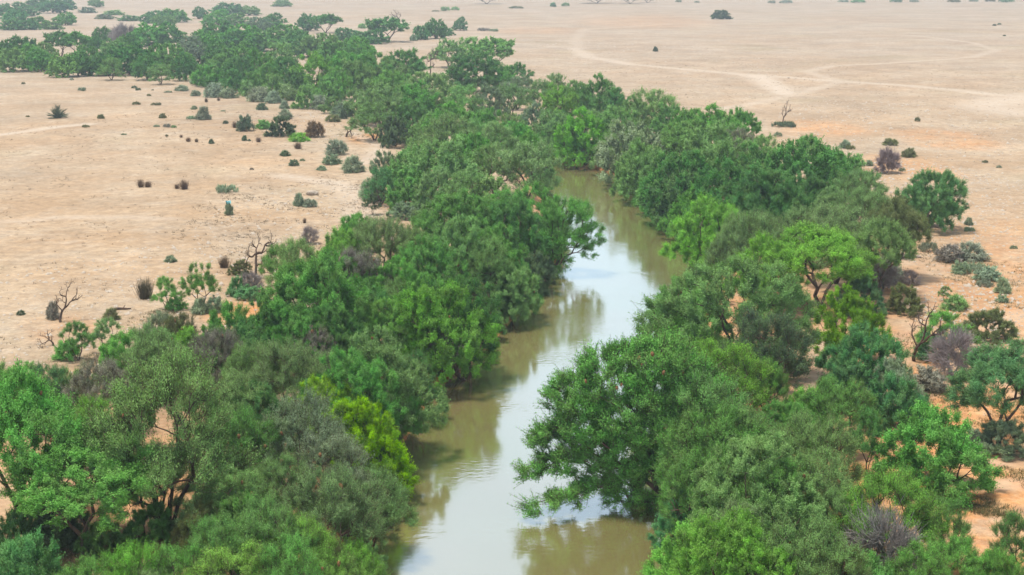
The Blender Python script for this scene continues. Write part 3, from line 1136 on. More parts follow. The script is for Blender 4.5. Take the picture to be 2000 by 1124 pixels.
# ------------------------------------------------------------------ labels
def yb(it): return to_px(it['p'])[1]
lands = [it for it in items if it['lab']]
def short(lab):
    s = lab
    for cut in (' by ', ' beside ', ' in the ', ' at the ', ' on the ', ' above ', ' below ', ' where ', ' alone', ' with ', ' right of', ' left of', ' behind ', ' standing', ' in front', ' against', ' rising', ' cut by', ' of the ', ' among', ' leaning', ' reaching', ',', ' under', ' between', ' topping', ' overhanging', ' caught', ' joined', ' touching', ' near'):
        pass
    return s
LAND = {}   # short handles for landmark plants, by their label
def handle(key, words):
    for it in items:
        if it['lab'] and key in it['lab']: it['hd'] = words; return
    print('NO HANDLE', key)
for key, words in (
 ('broad dark tree topping', "the far left corner's topmost tree"), ('rounded tree at the right end of the far left clump', 'the far corner clump'),
 ('wide tree standing highest', 'the highest tree behind the far belt'), ('flat dark tree standing clear', 'the flat dark far tree'),
 ('dark tree in the far left belt', 'the dark tree by the sand gap'), ('grey leafless crown rising', 'the grey leafless crown in the belt'),
 ('broad dark dome high', 'the broad dark dome in the belt'), ('bright dome at the front', 'the bright dome in the belt'),
 ('tall dark tree standing with others', 'the tall dark tree on the far sand'), ('upright dark tree between', 'the upright dark tree on the far plain'),
 ('narrow stacked tree', 'the narrow stacked far tree'), ('thin crooked tree', 'the thin crooked far tree'),
 ('dark tree with clear trunk cut by', 'the trunked tree on the top edge'), ('widest tree of three', 'the widest top edge tree'), ('middle tree of the three', 'the middle top edge tree'),
 ('round dark bush alone', 'the lone round bush on the far plain'), ('bare grey dead tree against', 'the grey dead tree behind the belt'),
 ('open grey-branched tree', 'the open grey-branched tree'), ('big dark rounded tree in front', 'the big dark rounded tree'),
 ('blackish tree at the foot', 'the blackish tree by the sandy hollow'), ('rounded green tree topping', 'the green skyline tree at the bend'),
 ('bright green billowing', 'the bright billowing tree at the bend'), ('spreading olive tree on the edge', 'the spreading olive tree right of the bend'),
 ('silvery rounded tree', 'the silvery tree at the bend'), ('pale feathery tree on the left bank where', 'the pale feathery tree where water first shows'),
 ('green tree at the right end of the belt', 'the belt end tree by open sand'), ('widest dark green crown', "the right bank's widest dark crown"),
 ('bluish dark ragged', 'the ragged bluish tree'), ('bright green dome low', 'the bright dome on the right bank'), ('yellowish olive tree', 'the yellowish olive tree'),
 ('small very dark ball', 'the dark ball bush'), ('green spreading tree with a leaning', 'the tree with the leaning trunk'),
 ('low green lobe', 'the low green lobe over the water'), ('yellow-green rounded tree', 'the yellow-green tree on the right'), ('black bare dead tree', 'the black dead tree on the right'),
 ('drab olive bush alone', 'the lone drab bush on the slope'), ('thin leafless sapling', 'the thin leafless sapling'), ('round dark olive cushion', 'the lower olive cushion shrub'),
 ('grey twiggy shrub on the orange', 'the grey twiggy shrub on the slope'), ('spiky fan-shaped', 'the spiky fan shrub'), ('tall grey-green shrub joined', 'the joined grey-green shrubs'),
 ('largest dark rounded shrub', 'the largest dark shrub on the plain'), ('brownish rounded shrub', 'the brownish shrub on the plain'), ('low grey cushion shrub', 'the low grey cushion on the plain'),
 ('narrow shrub with a scrap', 'the shrub with blue rubbish'), ('flat grey-green shrub on sand', 'the flat shrub in the bank gap'), ('broad green tree at the left edge', 'the broad green tree by the snag'),
 ('fresh green rounded bush among', 'the fresh green bush among dark trees'), ('grey leafless crown against', 'the grey leafless crown by the water'),
 ('tall black forked', 'the black forked snag'), ('small green tree with clear forked', 'the small fork-trunked tree'), ('dark crooked dead', 'the crooked snag on the sand'),
 ('small dark green tree with thin', 'the thin-stemmed small tree'), ('left edge tree', 'the left edge tree'), ('largest feathery tree', 'the largest feathery tree'),
 ('spreading tree with orange trunk', 'the orange-trunked spreading tree'), ('pale silvery wispy', 'the pale silvery wispy tree'), ('yellow-green tree crown in the middle', 'the middle yellow-green crown'),
 ('feathery green tree leaning', 'the feathery tree over the water'), ('bluish green bush in the bottom', 'the bottom left corner bush'), ('bright feathery bush at the bottom', 'the bright bush at the water bottom left'),
 ('fresh green feathery crown', 'the fresh feathery crown on the right bank'), ('narrow sparse dark green', 'the narrow see-through tree'), ('stand-alone dense', 'the stand-alone bluish tree'),
 ('tall tree with orange forked', 'the right edge orange-trunked tree'), ('fresh green tree above', 'the fresh tree above the leafless bush'), ('large purplish grey leafless', 'the big purplish leafless bush'),
 ('pale minty green', 'the minty bush by the water'), ('brightest green rounded bush', 'the brightest bush at bottom right'), ('dark green tree cut by the right', 'the bottom right edge tree')):
    handle(key, words)
hs = [it for it in items if it.get('hd')]
from collections import defaultdict
keys = defaultdict(list)
for it in items:
    if it['lab']: continue
    cx, cy = it['x'], it['yt']
    best = min(hs, key=lambda o: math.hypot(o['x'] - cx, 1.6 * (o['yt'] - cy)) + (60 if o['w'] > 4 * it['w'] else 0))
    dx, dy = cx - best['x'], cy - best['yt']
    if abs(dx) > 1.3 * abs(dy): rel = 'left of' if dx < 0 else 'right of'
    elif abs(dx) < 0.35 * abs(dy): rel = 'straight above' if dy < 0 else 'straight below'
    else: rel = ('up left of' if dx < 0 else 'up right of') if dy < 0 else ('down left of' if dx < 0 else 'down right of')
    it['dist'] = math.hypot(dx, 1.6 * dy)
    keys[(it['c'], it['k'], best['hd'], rel)].append(it)
ORD = ['nearest', 'second nearest', 'third nearest', 'fourth nearest', 'fifth nearest', 'sixth nearest']
for (c, k, hd, rel), lst in keys.items():
    lst.sort(key=lambda o: o['dist'])
    for i, it in enumerate(lst):
        o = (ORD[i] + ' ') if len(lst) > 1 else ''
        it['lab'] = f"{o}{CNAME[c]} {KIND[k][3]} {rel} {hd}"
        if len(it['lab'].split()) > 16:
            for a_, b_ in (('leafless twiggy', 'twiggy'), ('low cushion shrub', 'cushion shrub'), ('dry stalky tuft', 'dry tuft'), ('straight ', ''), ('small shrub', 'shrub')): it['lab'] = it['lab'].replace(a_, b_)
        if len(it['lab'].split()) > 16: it['lab'] = it['lab'].replace(' on the plain', '').replace('the low grey', 'the grey').replace(' nearest', '').replace('the lone round bush on the far plain', 'the lone round far bush').replace(' bush by the water', ' bush')
        if len(it['lab'].split()) > 16: print('LONG', it['lab'])

# ------------------------------------------------------------------ make things
def tag(o, label, cat, group=None, kind=None):
    if label: o['label'] = label
    if cat: o['category'] = cat
    if group: o['group'] = group
    if kind: o['kind'] = kind
    return o

def link_mesh(name, me, parent=None, color=None):
    o = bpy.data.objects.new(name, me); COL.objects.link(o)
    if parent is not None: o.parent = parent
    if color: o.color = (*color, 1)
    return o

def jitter(c, r=0.14):
    a = RNG.uniform(1 - r, 1 + r); w = RNG.uniform(0, 1) ** 2 * 0.22; m = sum(c) / 3
    return tuple(max(0.005, (v * (1 - w) + m * w * (1.1, 1.12, 0.8)[i]) * a * RNG.uniform(1 - r * 0.5, 1 + r * 0.5)) for i, v in enumerate(c))

count = defaultdict(int)
for it in items:
    if it.get('nest'): continue
    if it.get('hero'):
        nm, kw, L = it['hero']
        (a, b), (lv, lf) = grow(len(nm) + int(it['x']), L, twigs=24, lpt=20, leaf=0.08, zmin=0.35 - it['p'][2], **kw)
        root = bpy.data.objects.new(nm, None); COL.objects.link(root); root.location = it['p']
        link_mesh('trunk', mesh_from('own_wood', a, b, [M_BARK]), root)
        link_mesh('crown', mesh_from('own_leaves', lv, lf, [M_LEAF]), root, tuple(v * {'D': 0.62, 'O': 0.85}.get(it['c'], 1.0) for v in COLS[it['c']]))
        tag(root, it['lab'], 'tree', KIND['w' if nm[0] == 'f' else 'd'][4])
        continue
    fam, name, cat, _, grp = KIND[it['k']]
    base_y = it['p'][1]
    if fam in ('dome', 'wispy', 'bush', 'tall'): key = fam + ('_near' if base_y < 125 else '_mid' if base_y < 300 else '_far')
    elif fam in ('sparse', 'twiggy'): key = fam + ('_near' if base_y < 125 else '_mid')
    else: key = fam
    pl = PROTO[key]; wm, lm, pw, ph = pl[(count[key] + (7 if it['c'] == 'O' else 0)) % len(pl)]; count[key] += 1
    sx = it['W'] / pw * (1.04 if fam in ('dome', 'wispy', 'bush', 'tall') else 1.0); sz = it['H'] / ph
    if fam in ('dome', 'wispy', 'bush', 'tall', 'twiggy'): sx = max(sx, 0.78 * sz)
    if key.endswith('_far'): sx *= 1.15
    sy = (sx * 0.7 + sz * 0.3) if fam not in ('low',) else sx
    mir = -1 if RNG.random() < 0.5 else 1
    col = jitter(COLS[it['c']])
    if it['k'] in 'sl': col = tuple(v * 1.35 for v in col)
    rz = RNG.uniform(-0.35, 0.35) + RNG.choice((0, math.pi))
    single = wm is None or lm is None or it['px'] < 26
    if it['k'] in ('p', 'x', 't'):
        wcol = {'V': (0.07, 0.05, 0.045), 'P': (0.34, 0.285, 0.27), 'N': (0.25, 0.15, 0.085), 'K': (0.15, 0.13, 0.06), 'S': (0.16, 0.15, 0.12)}[it['c']]
        o = link_mesh(name, wm, color=jitter(wcol))
        root = o
    elif lm is not None and wm is None:
        root = link_mesh(name, lm, color=col)
    else:
        root = bpy.data.objects.new(name, None); COL.objects.link(root); root.empty_display_size = 0.3
        link_mesh('trunk' if fam in ('dome', 'wispy', 'sparse', 'tall') else 'stems', wm, root)
        link_mesh('crown' if fam in ('dome', 'wispy', 'sparse', 'tall') else 'foliage', lm, root, col)
    root.location = (it['p'][0], it['p'][1], it['p'][2] - 0.06)
    root.rotation_euler = (0, 0, rz)
    root.scale = (sx * mir, sy, sz)
    tag(root, it['lab'], cat, grp)

# ------------------------------------------------------------------ terrain, one sheet to the horizon
def terrain():
    APX = -60.0
    dist = [26.0]
    while dist[-1] < 9000:
        q = dist[-1]
        s = 0.32 if q < 330 and q > 90 else 0.9
        dist.append(q + max(s, q * 0.0016 if q < 900 else q * 0.004))
    dist = np.array(dist)
    ang = np.tan(np.radians(np.concatenate([np.linspace(-48, -22, 60)[:-1], np.linspace(-22, 22, 560), np.linspace(22, 48, 60)[1:]])))
    Dg, Ag = np.meshgrid(dist, ang, indexing='ij')
    X = (Dg * Ag).ravel(); Y = (Dg + APX).ravel()
    d = river_d(X, Y)
    Z = ground_z(X, Y, d)
    nr, nc = len(dist), len(ang)
    idx = np.arange(nr * nc).reshape(nr, nc)
    F = np.stack([idx[:-1, :-1].ravel(), idx[:-1, 1:].ravel(), idx[1:, 1:].ravel(), idx[1:, :-1].ravel()], 1)
    # tracks worn across the plain
    tr = np.zeros(len(X))
    for pts, wd, amt in TRACKS:
        P = np.array([place_base(*q)[:2] for q in pts])
        lo, hi = P.min(0) - 12, P.max(0) + 12
        sel = np.where((X > lo[0]) & (X < hi[0]) & (Y > lo[1]) & (Y < hi[1]))[0]
        xs, ys = X[sel], Y[sel]; dm = np.full(len(sel), 1e9)
        for a, b in zip(P[:-1], P[1:]):
            ab = b - a; t = np.clip(((xs - a[0]) * ab[0] + (ys - a[1]) * ab[1]) / (ab @ ab), 0, 1)
            dm = np.minimum(dm, np.hypot(xs - a[0] - ab[0] * t, ys - a[1] - ab[1] * t))
        wob = 1 + 0.35 * waves(xs, ys, 4, 3, 8)
        tr[sel] = np.maximum(tr[sel], amt * 0.85 * (1 - sstep(0.1, 1.0, dm / (wd * 1.8 * wob))))
    bank = (1 - sstep(0.5, 5.5, d)) 
    orange = np.zeros(len(X))
    for (x, y, rpx, amt, asp) in ORANGE:
        c = place_base(x, y); r = rpx / px_per_m(c[1])
        orange = np.maximum(orange, amt * (1 - sstep(0.35, 1.0, np.hypot((X - c[0]) / r, (Y - c[1]) / (r * asp)) * (1 + .3 * waves(X, Y, r * .3, 12, 8)))))
    orange = np.maximum(orange, 0.75 * (1 - sstep(95, 150, Y + 6 * waves(X, Y, 6, 5, 9))) * sstep(2, 14, X) + 0.6 * (1 - sstep(62, 80, Y)))
    rocky = np.zeros(len(X))
    for (x, y, rpx, amt, asp) in ROCKY:
        c = place_base(x, y); r = rpx / px_per_m(c[1])
        rocky = np.maximum(rocky, amt * (1 - sstep(0.3, 1.0, np.hypot((X - c[0]) / r, (Y - c[1]) / (r * asp)) * (1 + .25 * waves(X, Y, r * .3, 2, 8)))))
    me = mesh_from('ground', np.stack([X, Y, Z], 1), F, [ground_material()], smooth=True)
    for nm, arr in (('track', tr), ('bank', bank), ('orange', orange), ('rocky', rocky)):
        a = me.attributes.new(nm, 'FLOAT', 'POINT'); a.data.foreach_set('value', arr.astype(np.float32))
    o = link_mesh('ground', me); o['kind'] = 'structure'

TRACKS = [
 ([(1120, 95), (1150, 112), (1230, 126), (1330, 135), (1460, 147), (1540, 152), (1620, 158), (1750, 166), (1880, 178), (2000, 190)], 2.0, .75),
 ([(1400, 214), (1470, 203), (1540, 188), (1600, 172), (1640, 160), (1600, 148), (1575, 140), (1620, 130), (1760, 122), (1900, 112), (1945, 98), (1900, 84), (1780, 70)], 1.4, .55),
 ([(1480, 148), (1510, 168), (1535, 184)], 2.6, 1.0),
 ([(1130, 100), (1125, 75), (1140, 58), (1300, 48)], 2.0, .35),
 ([(2000, 222), (1930, 210), (1960, 196), (2010, 188)], 5, .8),
 ([(0, 264), (60, 256), (120, 247), (170, 243)], 1.2, .9),
 ([(0, 434), (120, 425), (250, 424), (330, 428)], 1.0, .5),
 ([(0, 232), (200, 231), (420, 232)], 0.4, .25),
 ([(560, 345), (640, 356), (690, 372), (712, 400), (700, 430)], 1.6, .8),
 ([(690, 260), (720, 275), (740, 285), (735, 300), (710, 320)], 1.0, .7),
 ([(1590, 560), (1640, 552), (1750, 520), (1800, 490), (1830, 520), (1800, 560), (1790, 640), (1760, 700)], 1.0, .3),
 ([(1610, 660), (1580, 740), (1560, 780)], 1.0, .35),
 ([(1690, 800), (1760, 790), (1830, 760), (1880, 690), (1950, 640), (2000, 610)], 0.8, .35),
 ([(1870, 900), (1930, 905), (2010, 898)], 0.7, .5), ([(1880, 945), (1940, 950), (2010, 942)], .6, .5),
]
ORANGE = [(1780, 560, 150, .9, 2.5), (1870, 700, 170, 1.0, 2.0), (1940, 900, 190, 1.0, 1.5), (1560, 740, 160, 1.0, 2.0), (1720, 480, 130, .8, 3), (1920, 1050, 150, 1.0, 1), (1740, 870, 110, 1, 1.5),
          (480, 610, 90, 1.0, 2), (1780, 330, 120, .7, 2), (1850, 270, 130, .6, 2), (1600, 250, 110, .6, 2), (1250, 42, 190, .30, 2.6), (720, 270, 60, 1.0, 2), (300, 1020, 320, .8, 1), (60, 980, 200, .7, 1),
          (380, 700, 140, .8, 2), (760, 390, 90, .8, 2), (1640, 600, 100, .9, 2), (1950, 480, 120, .35, 3), (120, 640, 110, .5, 1.5), (1380, 1040, 260, .6, 1), (1050, 60, 120, .25, 2)]
ROCKY = [(1930, 430, 260, 1.0, 3), (1850, 250, 300, .7, 2), (1950, 580, 160, .9, 2), (1940, 820, 130, .6, 2), (200, 600, 330, .6, 2), (450, 420, 260, .4, 3), (80, 700, 200, .7, 1.5), (1650, 60, 500, .35, 4),
         (1250, 90, 250, .6, 3), (1300, 170, 160, .5, 2), (640, 440, 120, .5, 2), (660, 240, 90, .6, 3)]

def ground_material():
    m, N, L, out = new_mat('desert sand')
    g = N.new('ShaderNodeNewGeometry'); P = g.outputs['Position']
    def noise(s, d=5.0, rough=0.55, vec=None):
        n = nnode(N, 'ShaderNodeTexNoise', Scale=s, Detail=d, Roughness=rough); L.new(vec or P, n.inputs['Vector']); return n.outputs['Fac']
    def attr(a):
        n = N.new('ShaderNodeAttribute'); n.attribute_name = a; return n.outputs['Fac']
    sep = N.new('ShaderNodeSeparateXYZ'); L.new(P, sep.inputs[0])
    far = maprange(N, L, sep.outputs['Y'], 120, 420)                # the plain beyond is a paler, pinker soil
    tan_ = mixc(N, L, maprange(N, L, noise(0.07), 0.38, 0.62), (0.350, 0.235, 0.138), (0.375, 0.285, 0.194))
    pink = mixc(N, L, maprange(N, L, noise(0.022), 0.40, 0.60), (0.325, 0.240, 0.168), (0.350, 0.280, 0.212))
    c = mixc(N, L, far, tan_, pink)
    c = mixc(N, L, maprange(N, L, noise(0.6, 6), 0.45, 0.75, 0, 0.45), c, (0.30, 0.19, 0.105))
    c = mixc(N, L, maprange(N, L, noise(0.16, 6, 0.7), 0.46, 0.70, 0, 0.6), c, (0.29, 0.20, 0.125))
    c = mixc(N, L, maprange(N, L, noise(0.27, 5, 0.7), 0.50, 0.72, 0, 0.5), c, (0.42, 0.345, 0.265))
    # broad drifts of olive dry grass stubble and of orange sand
    c = mixc(N, L, maprange(N, L, noise(0.035, 6), 0.56, 0.74, 0, 0.5), c, (0.27, 0.21, 0.11))
    oc = mixc(N, L, maprange(N, L, noise(0.9, 4), 0.35, 0.65), (0.44, 0.190, 0.068), (0.45, 0.255, 0.118))
    om = N.new('ShaderNodeMath'); om.operation = 'MULTIPLY'; L.new(attr('orange'), om.inputs[0]); L.new(maprange(N, L, noise(0.22, 7, 0.7), 0.36, 0.58, 0.25, 1.0), om.inputs[1])
    c = mixc(N, L, om.outputs[0], c, oc)
    # fine mottling at every scale
    fb = noise(0.06, 12, 0.82); hv = N.new('ShaderNodeHueSaturation'); L.new(c, hv.inputs['Color']); L.new(maprange(N, L, fb, 0.36, 0.64, 0.80, 1.16), hv.inputs['Value']); c = hv.outputs[0]
    fg = noise(1.1, 5, 0.75); hv = N.new('ShaderNodeHueSaturation'); L.new(c, hv.inputs['Color']); L.new(maprange(N, L, fg, 0.38, 0.62, 0.84, 1.14), hv.inputs['Value']); c = hv.outputs[0]
    fg2 = noise(3.6, 3, 0.6); hv = N.new('ShaderNodeHueSaturation'); L.new(c, hv.inputs['Color']); L.new(maprange(N, L, fg2, 0.36, 0.64, 0.90, 1.08), hv.inputs['Value']); c = hv.outputs[0]
    # stones
    vo = nnode(N, 'ShaderNodeTexVoronoi', Scale=2.6); L.new(P, vo.inputs['Vector'])
    st = maprange(N, L, vo.outputs['Distance'], 0.30, 0.12)
    mask = maprange(N, L, noise(0.9, 3), 0.42, 0.6)
    mm = N.new('ShaderNodeMath'); mm.operation = 'MULTIPLY'; L.new(st, mm.inputs[0]); L.new(mask, mm.inputs[1])
    m2 = N.new('ShaderNodeMath'); m2.operation = 'MULTIPLY'; L.new(mm.outputs[0], m2.inputs[0]); L.new(attr('rocky'), m2.inputs[1])
    c = mixc(N, L, m2.outputs[0], c, (0.50, 0.43, 0.345))
    # brown litter specks everywhere
    n3 = noise(5.0, 4, 0.7)
    c = mixc(N, L, maprange(N, L, n3, 0.58, 0.72, 0, 0.5), c, (0.20, 0.135, 0.075))
    c = mixc(N, L, attr('track'), c, mixc(N, L, maprange(N, L, noise(1.4), .4, .6), (0.42, 0.325, 0.24), (0.46, 0.385, 0.31)))
    bk = mixc(N, L, maprange(N, L, noise(1.2, 5), 0.35, 0.65), (0.20, 0.075, 0.025), (0.44, 0.195, 0.075))
    c = mixc(N, L, attr('bank'), c, bk)
    b = N.new('ShaderNodeBsdfPrincipled'); L.new(c, b.inputs['Base Color']); b.inputs['Roughness'].default_value = 0.95
    b.inputs['Specular IOR Level'].default_value = 0.15
    bp = nnode(N, 'ShaderNodeBump', Strength=0.6, Distance=0.12)
    ad = N.new('ShaderNodeMath'); ad.operation = 'ADD'; L.new(noise(1.6, 6, 0.65), ad.inputs[0]); L.new(m2.outputs[0], ad.inputs[1])
    L.new(ad.outputs[0], bp.inputs['Height']); L.new(bp.outputs[0], b.inputs['Normal'])
    L.new(b.outputs[0], out.inputs['Surface'])
    return m

terrain()

# ------------------------------------------------------------------ water
def water():
    m, N, L, out = new_mat('muddy river water')
    g = N.new('ShaderNodeNewGeometry')
    df = N.new('ShaderNodeBsdfDiffuse')
    n0 = nnode(N, 'ShaderNodeTexNoise', Scale=0.12, Detail=3.0); L.new(g.outputs['Position'], n0.inputs['Vector'])
    L.new(mixc(N, L, maprange(N, L, n0.outputs['Fac'], 0.35, 0.65), (0.215, 0.192, 0.070), (0.235, 0.188, 0.076)), df.inputs['Color'])
    gl = nnode(N, 'ShaderNodeBsdfGlossy', Roughness=0.09); gl.inputs['Color'].default_value = (0.95, 0.99, 1, 1)
    mp2 = nnode(N, 'ShaderNodeMapping'); mp2.inputs['Scale'].default_value = (0.55, 1.0, 1); L.new(g.outputs['Position'], mp2.inputs['Vector'])
    n1 = nnode(N, 'ShaderNodeTexNoise', Scale=3.2, Detail=3.0); L.new(mp2.outputs[0], n1.inputs['Vector'])
    n2 = nnode(N, 'ShaderNodeTexNoise', Scale=0.16, Detail=2.0); L.new(mp2.outputs[0], n2.inputs['Vector'])
    st = maprange(N, L, n2.outputs['Fac'], 0.50, 0.60, 0.12, 0.9)
    bp = nnode(N, 'ShaderNodeBump', Distance=0.02); L.new(st, bp.inputs['Strength']); L.new(n1.outputs['Fac'], bp.inputs['Height'])
    L.new(bp.outputs[0], gl.inputs['Normal'])
    lw = nnode(N, 'ShaderNodeFresnel', IOR=1.6); 
    fac = maprange(N, L, lw.outputs[0], 0.03, 0.40, 0.44, 0.68)
    ms = N.new('ShaderNodeMixShader'); L.new(fac, ms.inputs[0]); L.new(df.outputs[0], ms.inputs[1]); L.new(gl.outputs[0], ms.inputs[2])
    L.new(ms.outputs[0], out.inputs['Surface'])
    c = RIV[::3]; t = norm(np.gradient(c[:, :2], axis=0)); nrm = np.stack([t[:, 1], -t[:, 0]], 1)
    w = (c[:, 2] + 1.2)[:, None]
    A = c[:, :2] - nrm * w; B = c[:, :2] + nrm * w
    V = np.concatenate([np.c_[A, np.zeros(len(A))], np.c_[B, np.zeros(len(B))]])
    n = len(A); i = np.arange(n - 1)
    F = np.stack([i, i + n, i + n + 1, i + 1], 1)
    o = link_mesh('river_water', mesh_from('river_water', V, F, [m])); o['kind'] = 'structure'
water()

# ------------------------------------------------------------------ small things
def blob(seed, n=3, sq=(1, 1, 1), rough=0.25):
    import bmesh
    bm = bmesh.new(); bmesh.ops.create_icosphere(bm, subdivisions=n, radius=1.0)
    R = np.random.RandomState(seed); W = R.normal(size=(8, 3)) * 1.8; Ph = R.uniform(0, 6, 8)
    for v in bm.verts:
        c = np.array(v.co); k = 1 + rough * float(np.mean(np.sin(W @ c + Ph))) * 2
        v.co = Vector(c * k * np.array(sq))
    me = bpy.data.meshes.new('blob'); bm.to_mesh(me); bm.free()
    return me

def plain_mat(name, c1, c2, scale):
    return bark_material(name, c1, c2, scale)

# weaver nests hung from outer twigs
bpy.context.view_layer.update()
dg = bpy.context.evaluated_depsgraph_get()
nm_ = blob(3, 3, (0.062, 0.062, 0.09), 0.2); nm_.materials.append(plain_mat('woven dry grass', (0.14, 0.055, 0.018), (0.24, 0.12, 0.04), 30))
ent = bpy.data.meshes.new('x')
for it in items:
    if not it.get('nest'): continue
    d = Vector(ray(it['x'], it['yt'])).normalized()
    hit, loc, *_ = SC.ray_cast(dg, Vector((0, 0, CAM_H)), d)
    if not hit or loc.z < 2.6: continue
    o = link_mesh('weaver_nest', nm_); o.location = loc - d * 0.08
    o.scale = [RNG.uniform(0.8, 1.25)] * 3; o.rotation_euler = (RNG.uniform(-.4, .4), RNG.uniform(-.4, .4), RNG.uniform(0, 6))
    tag(o, it['lab'], 'nest', KIND['n'][4])

def put(name, me, x, y, label, cat, dz=0.0, rz=0.0, sc=1.0):
    p = place_base(x, y); o = link_mesh(name, me); o.location = (p[0], p[1], p[2] + dz); o.rotation_euler.z = rz; o.scale = [sc] * 3
    tag(o, label, cat); return o
M_STONE = plain_mat('pale stone', (0.34, 0.27, 0.205), (0.42, 0.35, 0.28), 4)
b1 = blob(8, 3, (0.55, 0.4, 0.33), 0.5); b1.materials.append(M_STONE)
put('boulder', b1, 610, 381, 'pale boulder on the left plain above two grey cushion shrubs', 'boulder', 0.1)
for i, (x, y, lab) in enumerate([(830, 410, 'white stone lying on sand right of the flat bank-gap shrub'), (1792, 504, 'white stone on the sandy footpath on the right'), (1540, 153, 'tiny white stone inside the loop of the far tracks'), (1691, 233, 'tiny white stone on the right plain below the tracks')]):
    b = blob(20 + i, 2, (0.28, 0.2, 0.14), 0.5); b.materials.append(M_STONE)
    put('white_stone', b, x, y, lab, 'stone', 0.05)
R8 = np.random.RandomState(9); A = np.zeros((5, 3)); A[:, 0] = np.linspace(-0.9, 0.9, 5); A[:, 1:] = R8.normal(size=(5, 2)) * 0.05
lv, lf = merge([tubes(A[:-1], A[1:], np.array([.14, .15, .13, .1]), np.array([.15, .13, .1, .06]), 7), tubes(A[2:3], A[2:3] + [[.25, .3, .35]], np.array([.06]), np.array([.03]), 5)])
put('fallen_log', mesh_from('fallen_log', lv, lf, [M_BARK]), 240, 605, 'dark fallen log on pale sand above the sparse olive small tree', 'log', 0.08, 0.1, 0.6)
g = np.linspace(-1, 1, 7); gx, gy = np.meshgrid(g, g); cz = R8.normal(size=49) * 0.08
top = np.stack([gx.ravel() * .22 + R8.normal(size=49) * .02, gy.ravel() * .2 + R8.normal(size=49) * .02, cz], 1)
idx = np.arange(49).reshape(7, 7); F1 = np.stack([idx[:-1, :-1].ravel(), idx[:-1, 1:].ravel(), idx[1:, 1:].ravel(), idx[1:, :-1].ravel()], 1)
rub = mesh_from('rubbish_scrap', np.concatenate([top, top - [0, 0, .012]]), np.concatenate([F1, F1[:, ::-1] + 49]), [plain_mat('blue plastic', (0.10, 0.42, 0.50), (0.2, 0.55, 0.6), 5)])
o = put('rubbish_scrap', rub, 447, 420, 'scrap of light blue rubbish caught on a narrow shrub', 'rubbish', 1.15, 0.3); o.rotation_euler.x = 0.7

# ------------------------------------------------------------------ uncountable cover: stones and short dry grass
def scatter_zone(zones, n, rnd):
    out = []
    for x, y, rp, asp, wgt in zones:
        c = place_base(x, y); r = rp / px_per_m(c[1]); k = int(n * wgt)
        a = rnd.uniform(0, 2 * math.pi, k); q = np.sqrt(rnd.rand(k)) * r
        out.append(np.stack([c[0] + np.cos(a) * q, c[1] + np.sin(a) * q * asp], 1))
    P = np.concatenate(out); d = river_d(P[:, 0], P[:, 1]); P = P[d > 3]
    return np.c_[P, ground_z(P[:, 0], P[:, 1])]
rn = np.random.RandomState(77)
P = scatter_zone([(1930, 430, 300, 3, .35), (1930, 620, 150, 2, .12), (1850, 260, 300, 2.5, .2), (200, 600, 330, 2, .12), (600, 430, 200, 2.5, .08), (660, 240, 110, 3, .05), (1300, 130, 350, 3, .08)], 9000, rn)
n = len(P); s_ = rn.lognormal(-2.9, 0.45, n) * (1 + P[:, 1] / 300)
base = np.array([[1, 0, 0], [0, 1, 0], [-1, 0, 0], [0, -1, 0], [0, 0, .7], [.3, .2, .6]])
V = P[:, None] + base[None] * s_[:, None, None] * rn.uniform(0.6, 1.4, (n, 6, 3)) + [0, 0, .01]
tri = np.array([[0, 1, 5], [1, 2, 4], [2, 3, 4], [3, 0, 4], [0, 5, 4], [1, 4, 5]])
F = (np.arange(n)[:, None, None] * 6 + tri[None]).reshape(-1, 3)
o = link_mesh('scattered_stones', mesh_from('scattered_stones', V.reshape(-1, 3), F, [M_STONE])); tag(o, 'small pale stones strewn over the orange and tan slopes', 'stones', None, 'stuff')

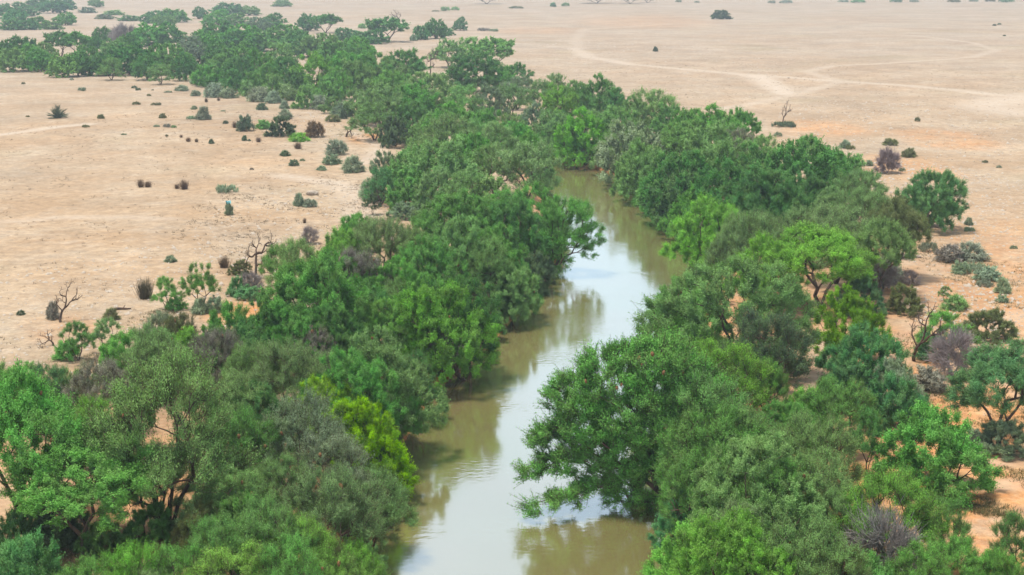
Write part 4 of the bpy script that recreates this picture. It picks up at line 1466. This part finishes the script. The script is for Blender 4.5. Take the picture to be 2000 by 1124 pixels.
def grass(name, zones, n, col, hgt, label, seed):
    rn = np.random.RandomState(seed); P = scatter_zone(zones, n, rn)
    keep = waves(P[:, 0], P[:, 1], 1.1, seed % 20, 10) + rn.normal(size=len(P)) * 0.12 > 0.08; P = P[keep]
    k = 9; Q = np.repeat(P, k, 0) + rn.normal(size=(len(P) * k, 3)) * [.09, .09, 0]
    L = hgt * rn.uniform(.5, 1.2, len(Q)); D = norm(rn.normal(size=(len(Q), 3)) * .5 + [0, 0, .8]); D[:, 2] = np.abs(D[:, 2])
    sd = norm(np.cross(D, rn.normal(size=D.shape))) * .011
    V = np.stack([Q - sd, Q + sd, Q + D * L[:, None]], 1).reshape(-1, 3)
    F = np.arange(len(V)).reshape(-1, 3)
    o = link_mesh(name, mesh_from(name, V, F, [plain_mat(name, col, tuple(v * .7 for v in col), 2)])); tag(o, label, 'grass', None, 'stuff')
grass('dry_grass', [(1950, 960, 130, 1.2, .3), (1900, 800, 110, 1.5, .12), (1780, 640, 150, 2, .15), (1900, 530, 130, 2.5, .15), (330, 660, 140, 2, .15), (720, 262, 60, 2, .05), (90, 1080, 120, 1, .08)], 9000, (0.17, 0.15, 0.05), 0.2,
      'patchy olive dry grass on the orange sand beside the right trees', 3)

grass('dry_litter', [(250, 350, 700, 2, .35), (1700, 200, 700, 2, .35), (1250, 120, 400, 2, .1), (600, 420, 250, 2, .2)], 16000, (0.13, 0.10, 0.05), 0.16,
      'sparse dark dry grass specks over the open plains', 7)

# ------------------------------------------------------------------ air
def haze():
    m, N, L, out = new_mat('desert haze')
    v = N.new('ShaderNodeVolumePrincipled'); v.inputs['Color'].default_value = (0.80, 0.90, 1.0, 1); v.inputs['Density'].default_value = 0.00036
    v.inputs['Anisotropy'].default_value = 0.2
    L.new(v.outputs[0], out.inputs['Volume'])
    x0, x1, y0, y1, z0, z1 = -12500, 12500, -80, 9100, -8, 48
    V = np.array([[x, y, z] for z in (z0, z1) for y in (y0, y1) for x in (x0, x1)], float)
    F = np.array([[0, 2, 3, 1], [4, 5, 7, 6], [0, 1, 5, 4], [2, 6, 7, 3], [0, 4, 6, 2], [1, 3, 7, 5]])
    o = link_mesh('haze', mesh_from('haze', V, F, [m])); o['kind'] = 'stuff'; o['label'] = 'thin pale haze in the air over the plain'; o['category'] = 'haze'
haze()
